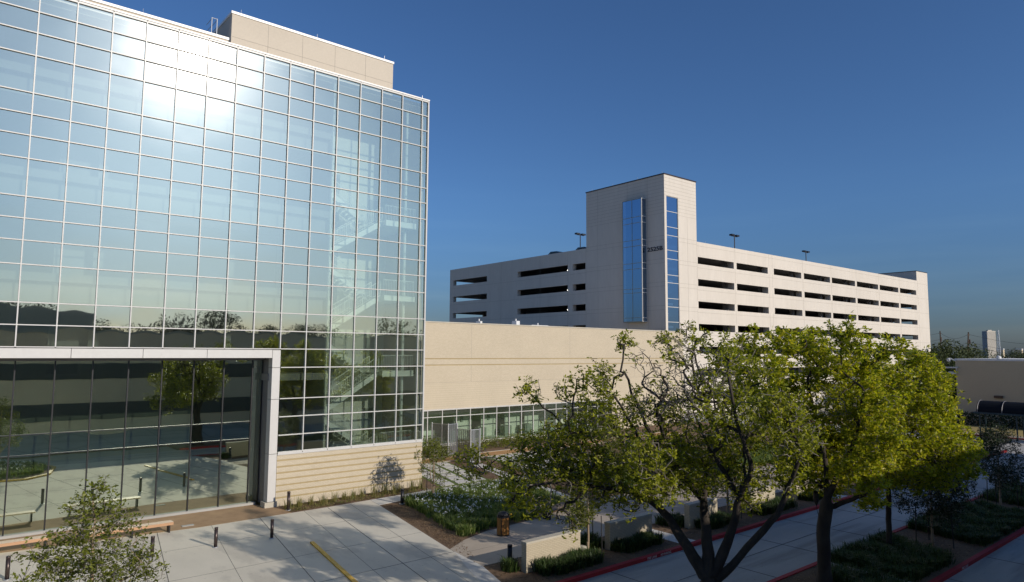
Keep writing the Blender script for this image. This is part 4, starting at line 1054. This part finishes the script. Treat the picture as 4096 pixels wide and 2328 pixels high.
# strappy clumps by the brick walls
def clump_area(poly, n, seed, h=.5): return blade_obj('border_grass', scatter(poly, n, vr), h, .85, .032, 'bladedark', seed, 9)
for poly, n, s in (([(18.5,19.7),(21.6,19.75),(21.7,20.55),(18.6,20.55)],420,4),([(23.3,19.9),(25.9,20.0),(25.9,20.7),(23.2,20.7)],360,5),([(17.75,21.1),(18.15,21.1),(18.15,21.8),(17.7,21.9)],70,6),([(22.6,21.2),(23.3,21.2),(23.3,22.2),(22.4,22.2)],120,7),([(28.7,21.1),(29.6,21.1),(29.5,22.2),(28.4,22.2)],140,8),([(29.6,19.9),(32.0,19.9),(32.0,20.7),(29.4,20.7)],330,9),([(34.4,19.8),(37.8,19.8),(37.8,20.6),(34.4,20.6)],420,10),([(39.9,19.9),(41.8,19.9),(41.8,20.7),(39.8,20.7)],300,12)):
    tag(clump_area(poly, n, s), kind='stuff')
lg = scatter([(33,28.5),(60,28.5),(60,35.2),(38.5,35.2),(34,35)], 3600, vr)
tag(blade_obj('garden_grass', lg, .5, .8, .035, 'blade', 13, 6), kind='stuff')
# loose bark chips and fallen leaves on the beds
def chips(polys, n, seed, z=.004):
    r = np.random.default_rng(seed); cs_ = np.concatenate([scatter(p_, int(n*f_), r, z, None) for p_, f_ in polys])
    v, f = leaves_np(cs_, 6, .09, .6, seed); v[:,2] = np.maximum(v[:,2]*.35, -.005); return npmesh('mulch_chips', v, f, 'chips')
M['chips'] = leafm('bark_chip', [(.05,.03,.018),(.13,.08,.045),(.22,.14,.08),(.32,.22,.12)], .05, .9)
tag(chips([([(17.4,22.8),(19.0,26.2),(20.6,34.2),(19.6,34.6),(17.8,25.2)],.22),([(15.0,36.2),(24.0,36.5),(24.0,37.9),(15.0,37.9)],.2),([(16.6,19.3),(44,19.3),(44,22.3),(17.4,22.3)],.4),([(24.2,10.4),(37,10.4),(37,13.9),(24.2,13.9)],.3),([(29,36.9),(33,36.9),(34.5,44.9),(31.2,44.9)],.25)],9000,3), kind='stuff')
# tufts against the brick base
for k_ in range(14):
    x = 15.2+k_*.66+vr.uniform(-.15,.15); y = 37.15+vr.uniform(-.25,.3)
    o = blade_obj('grass_tuft', np.array([[x+vr.normal()*.07,y+vr.normal()*.07,0] for _ in range(26)]), vr.uniform(.5,.85), .7, .018, 'drytuft', 40+k_, 2)
    tag(o, 'thin dry green grass tuft growing in the mulch along the striped brick base', 'grass tuft', 'grass tufts along the brick base')
tag(blade_obj('dry_litter', scatter([(15.0,36.3),(24.0,36.6),(24.0,37.9),(15.0,37.9)], 900, vr, -.01), .10, 1.3, .02, 'drytuft', 60, 3), kind='stuff')
# shrubs under the low building windows
def shrub(x, y, rx, h, seed, label, leaf='leafy', group=None, n=1500, size=.10):
    r = np.random.default_rng(seed); d = r.normal(size=(n,3)); d /= np.linalg.norm(d,axis=1)[:,None]
    q = r.random(n)[:,None]**.4
    lump = 1+.25*np.sin(d[:,:1]*5+seed)+.2*np.sin(d[:,1:2]*7+seed*2)
    c = np.array([x,y,h*.5])+d*q*lump*np.array([rx,rx*.8,h*.52]); c[:,2] = np.maximum(c[:,2],.03)
    v, f = leaves_np(c, .8, size, .5, seed)
    t = thing('shrub', label, 'shrub', (x,y,0), group); npmesh('foliage', v, f, leaf, t)
    s = MB()
    for k_ in range(6): s.bar((x,y,0),(x+r.normal()*rx*.4,y+r.normal()*rx*.3,h*.7),.012,4)
    s.build('stem', 'twig', t); return t
shrub(32.3,48.9,1.1,.95,71,'low green shrub left of the perforated screens under the ribbon windows')
shrub(30.6,48.6,1.0,.9,72,'low green shrub at the glass tower corner under the ribbon windows')
for k_ in range(12): shrub(36.0+k_*1.75, 49.0+.25*math.sin(k_*2), 1.15, .9+.15*math.sin(k_*3), 80+k_, 'low green shrub in the hedge row under the ribbon windows', group='shrubs under the ribbon windows')
shrub(31.8,44.6,.25,.8,95,'tiny upright shrub at the foot of the front perforated screen','leafdark',n=260)
shrub(32.6,44.3,.3,.7,96,'tiny grey green shrub behind the front perforated screen','leafdark',n=260)
shrub(36.5,31.5,1.0,1.0,97,'round white flowering shrub behind the big oak trunk',n=1200)
shrub(38.8,23.0,.9,.8,98,'yellow green strappy shrub beside the last brick wall',n=1200)
hd = thing('hedge', 'long clipped dark hedge at the foot of the beige building', 'hedge', (98.6,10,0))
c = np.stack([vr.uniform(97.6,99.6,16000), vr.uniform(-10,31,16000), vr.uniform(0,1.55,16000)],1)
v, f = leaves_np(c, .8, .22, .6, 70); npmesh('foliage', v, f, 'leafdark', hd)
# ------------------------------------------------------------------ background trees
def far_tree(x, y, h, rr, seed, label, n=5200, size=.42, leaf='farleaf', group='trees behind the garage corner'):
    r = np.random.default_rng(seed); t = thing('broadleaf_tree', label, 'tree', (x,y,0), group)
    tr = MB(); tr.chain([(x,y,-.2),(x+.1,y,h*.3),(x,y+.1,h*.75)],[rr*.07,rr*.06,rr*.02],8)
    nb = 26; cen = []
    for _ in range(nb):
        d = r.normal(size=3); d /= np.linalg.norm(d); q = r.random()**.5
        cen.append(np.array([x,y,h*.58])+d*q*np.array([rr,rr,h*.40]))
    for c_ in cen[:12]: tr.bar((x,y,h*.35),tuple(c_),rr*.014,5)
    tr.build('trunk', 'bark', t)
    C_ = []
    for c_ in cen:
        m_ = n//nb; d = r.normal(size=(m_,3)); d /= np.linalg.norm(d,axis=1)[:,None]
        C_.append(c_+d*(r.random(m_)[:,None]**.4)*rr*.34*np.array([1,1,.75]))
    v, f = leaves_np(np.concatenate(C_), .9, size, .55, seed); npmesh('crown', v, f, leaf, t); return t
for i, (px, d, h, rr, lab) in enumerate(((2318,118,10.6,4.6,'dense dark tree touching the right end of the garage'),(2362,122,11.4,5.2,'feathery tall tree between the garage and the beige building'),(2400,150,9.8,5,'rounded tree behind the corner of the beige building'),(2350,112,7.4,4.4,'dark shaded bushy tree at the foot of the garage corner'),(2375,104,4.4,2.6,'small dark tree in front of the beige building corner'),(2455,190,10.0,6,'broad tree on the skyline left of the distant tower'),(2530,200,10.2,6.5,'broad tree on the skyline right of the distant tower'))):
    p = far(px, 880, d); far_tree(p.x, p.y, h, rr, 120+i, lab)
# tree belts far off, a mass nobody could count
def belt(d0, d1, a0, a1, n, hmin, hmax, seed):
    r = np.random.default_rng(seed); C_ = []
    for _ in range(n):
        a = r.uniform(a0,a1); d = r.uniform(d0,d1); h = r.uniform(hmin,hmax)*(.75+.25*math.sin(a*37)); rr = r.uniform(4,8)
        m_ = 110; q = r.normal(size=(m_,3)); q /= np.linalg.norm(q,axis=1)[:,None]
        C_.append(np.array([math.sin(a)*d,math.cos(a)*d,h*.55])+q*(r.random(m_)[:,None]**.35)*np.array([rr,rr,h*.5]))
    v, f = leaves_np(np.concatenate(C_), .9, 2.1, .7, seed); return tag(npmesh('distant_wood', v, f, 'farleaf'), kind='stuff')
belt(330,620,R(52),R(100),240,8,13,5)
belt(120,260,R(150),R(262),420,9,15,6)
# trees standing behind the opposite building, mirrored in the glass
for i, (x, y, h, rr) in enumerate(((-3,-30,15.5,5),(16,-31,14.0,4.6),(25,-29,14.5,5),(38,-32,13.5,5),(49,-30,15,5.5),(61,-31,14,5),(-16,-29,14,5))):
    far_tree(x, y, h, rr, 140+i, 'broad tree behind the tan office block, mirrored on the glass tower', n=5200, size=.34, group='trees behind the office block')
bt = far_tree(8,-27,12.9,5.4,150,'middling tree close behind the tan office block, part of its mirrored treeline',n=5200,size=.32,group='treeline behind the office block')
for i in range(19):
    dup(bt,(-14+i*4.3+vr.uniform(-1,1),-27+vr.uniform(-2,1),0),'middling tree close behind the tan office block, part of its mirrored treeline',vr.uniform(0,6),vr.uniform(.86,1.08))
for x, d_, w_, lab in ((2503,610,5,'low white roofed house among the far trees under the tower'),(2548,640,6,'low white roofed shed among the far trees at the right edge')):
    p = far(x, 875, d_); t = thing('low_building', lab, 'building', (p.x,p.y,0))
    v = MB(); v.box(p.x-2,p.x+2,p.y-w_/2,p.y+w_/2,0,p.z); v.build('wall', 'beige', t)
    v = MB(); v.box(p.x-2.2,p.x+2.2,p.y-w_/2-.2,p.y+w_/2+.2,p.z,p.z+1.0); v.build('roof', 'white', t)

# ------------------------------------------------------------------ street furniture
def bollard(x, y, label, h=.86, r=.075, mat='bronze', group='steel bollards in a row'):
    t = thing('bollard', label, 'bollard', (x,y,0), group)
    a = MB(); a.lathe(x,y,[(r,.02),(r,h-.11)],16); a.build('post', mat, t, True)
    a = MB(); a.lathe(x,y,[(r*.86,h-.105),(r*1.04,h-.10),(r*1.04,h-.03),(r*.95,h-.005),(r*.55,h)],16); a.build('cap', mat, t, True)
    a = MB(); a.lathe(x,y,[(r*1.75,.0),(r*1.7,.018),(r*1.1,.022)],16); a.build('base_plate', 'galv', t, True); return t
b0 = bollard(2.39,32.4,'bronze bollard in the bottom left corner of the forecourt')
for x, y, lab in ((4.83,32.2,'bronze bollard hidden behind the leafy small oak'),(7.26,32.07,'bronze bollard just right of the leafy small oak'),(9.77,31.93,'bronze bollard standing alone mid forecourt, second from the right of its row'),(12.24,31.85,'bronze bollard at the right end of the forecourt row')): dup(b0,(x,y,0),lab)
bollard(14.98,36.75,'dark light bollard at the left end of the striped brick base',1.0,.085,'bronze','dark light bollards')
bollard(20.63,34.25,'dark light bollard at the walkway corner of the flower bed',.84,.10,'dark','dark light bollards')
bollard(18.23,21.77,'dark light bollard beside the nearest brick wall end',.86,.10,'dark','dark light bollards')
bollard(43.3,50.6,'dark light bollard among the shrubs of the ribbon windows',.95,.09,'dark','dark light bollards')
def bench(x0, x1, y, label):
    t = thing('bench', label, 'bench', ((x0+x1)/2,y,0), 'timber benches before the lobby')
    a = MB()
    for k_ in range(3): a.box(x0,x1,y-.24+k_*.165,y-.09+k_*.165,.43,.49)
    a.build('seat', 'woodpale', t)
    a = MB(); a.box(x0,x1,y-.262,y-.243,.36,.485); a.build('front_rail', 'wood', t)
    for x in (x0+.15,(x0+x1)/2,x1-.15):
        a = MB(); a.box(x-.03,x+.03,y-.2,y+.2,0,.425); a.build('leg', 'dark', t)
bench(5.5,8.95,35.95,'long pale timber bench on the gravel edge, right of the small oak')
bench(-1.2,4.1,36.45,'long pale timber bench at the far left under the lobby glass')
t = thing('bench', 'dark plank bench on slab legs on the shaded tan plaza', 'bench', (25.9,26.8,0))
v = MB(); pA_ = Vector((24.3,26.35)); pB_ = Vector((27.4,27.35))
strip(v, pA_, pB_, .5, .40, .47); v.build('seat', 'darkwood', t)
for q in (.12,.88):
    c_ = pA_.lerp(pB_,q); v = MB(); dd = (pB_-pA_).normalized(); n_ = Vector((-dd.y,dd.x))
    strip(v, c_-n_*.22, c_+n_*.22, .07, 0, .398); v.build('leg', 'black', t)
t = thing('litter_bin', 'round timber slatted litter bin with black domed lid on the plaza', 'litter bin', (20.97,25.55,0))
v = MB(); v.lathe(20.97,25.55,[(.24,.06),(.24,.85)],18); v.build('liner', 'black', t)
v = MB()
for k_ in range(22):
    a = 2*math.pi*k_/22; c_, s_ = math.cos(a), math.sin(a)
    v.M = Matrix.Translation((20.97+.27*c_,25.55+.27*s_,0)) @ Matrix.Rotation(a,4,'Z'); v.box(-.014,.014,-.032,.032,.05,.84)
v.build('slats', 'redwood', t)
v = MB(); v.lathe(20.97,25.55,[(.31,.0),(.31,.05)],20); v.lathe(20.97,25.55,[(.315,.84),(.315,.90)],20)
for k_ in range(4):
    a = .6+k_*1.571; v.bar((20.97+.295*math.cos(a),25.55+.295*math.sin(a),.02),(20.97+.295*math.cos(a),25.55+.295*math.sin(a),.88),.02,6)
v.build('frame', 'dark', t)
v = MB(); v.lathe(20.97,25.55,[(.28,.90),(.27,.98),(.2,1.06),(.08,1.10)],18); v.build('lid', 'black', t, True)
v = MB(); v.box(21.15,21.3,25.28,25.36,.93,1.0); v.build('lid_sticker', 'yelkerb', t)
def gwall(x0, x1, label):
    t = thing('garden_wall', label, 'wall', ((x0+x1)/2,20.83,0), 'short brick walls along the lane')
    v = MB(); v.box(x0,x1,20.69,20.98,-.1,1.09); v.build('brickwork', 'wallbrick', t)
    v = MB(); v.box(x0-.02,x1+.02,20.67,21.0,1.09,1.17); v.build('capstone', 'stone', t)
gwall(18.18,21.22,'short brick garden wall nearest the forecourt, dappled by shade')
gwall(23.07,26.02,'short brick garden wall second along the lane, behind a young tree')
gwall(28.94,31.4,'short brick garden wall third along the lane, beside the oak limbs')
gwall(34.2,37.2,'short brick garden wall fourth along the lane under the oak crown')
gwall(39.7,42.0,'short brick garden wall farthest along the lane by green grass')
v = MB(); v.lathe(22.16,21.54,[(.30,-.02),(.31,.06),(.24,.14),(.1,.18)],12); tag(v.build('boulder', 'stone', None, True), 'flat grey stone at the foot of the young staked tree', 'rock')
v = MB(); v.box(9.55,10.1,36.45,36.7,0,.03); tag(v.build('utility_cover', 'kerb'), 'pale utility cover set in the gravel before the lobby', 'cover')
def screen(pts, h, label):
    t = thing('metal_screen', label, 'screen', (pts[1][0],pts[1][1],0), 'perforated metal screens')
    for x, y in pts:
        v = MB(); v.box(x-.04,x+.04,y-.04,y+.04,0,h); v.build('post', 'galv', t)
    for a, b in zip(pts[:-1], pts[1:]):
        v = MB(); v.quad((a[0],a[1],.12),(b[0],b[1],.12),(b[0],b[1],h-.1),(a[0],a[1],h-.1)); v.build('perforated_sheet', 'perf', t)
        v = MB(); v.bar((a[0],a[1],h-.08),(b[0],b[1],h-.08),.02,5); v.bar((a[0],a[1],.1),(b[0],b[1],.1),.02,5); v.build('rail', 'galv', t)
screen([(31.75,44.55),(31.98,43.06),(32.85,43.02)],2.65,'front pair of perforated metal screens on steel posts in the gravel')
screen([(32.3,49.0),(32.83,47.35),(33.85,47.5)],2.65,'rear pair of perforated metal screens near the ribbon windows')
# painted words on the red kerb
def kerb_text(txt, x, y, z, wd, hh, mat='whitepaint'):
    c = bpy.data.curves.new('t', 'FONT'); c.body = txt; c.size = 1
    o = bpy.data.objects.new('t', c); COL.objects.link(o); bpy.context.view_layer.update()
    me = bpy.data.meshes.new_from_object(o.evaluated_get(bpy.context.evaluated_depsgraph_get())); bpy.data.objects.remove(o)
    xs = [v.co.x for v in me.vertices]; ys = [v.co.y for v in me.vertices]
    for v in me.vertices: v.co = Vector((x+(v.co.x-min(xs))/(max(xs)-min(xs))*wd, y, z+(v.co.y-min(ys))/(max(ys)-min(ys))*hh))
    me.materials.append(M[mat]); o = bpy.data.objects.new('painted_words', me); COL.objects.link(o); return o
for x, y, txt, wd, lab in ((23.55,18.974,'FIRE LANE',.62,'white painted words FIRE LANE on the red kerb'),(24.45,18.974,'NO PARKING',.72,'white painted words NO PARKING on the red kerb'),(40.6,18.974,'FIRE LANE',.7,'white painted words FIRE LANE farther along the red kerb'),(32.6,10.014,'FIRE LANE',.75,'white painted words FIRE LANE on the shaded island kerb')):
    tag(kerb_text(txt,x,y,-.10,wd,.10), lab, 'lettering')
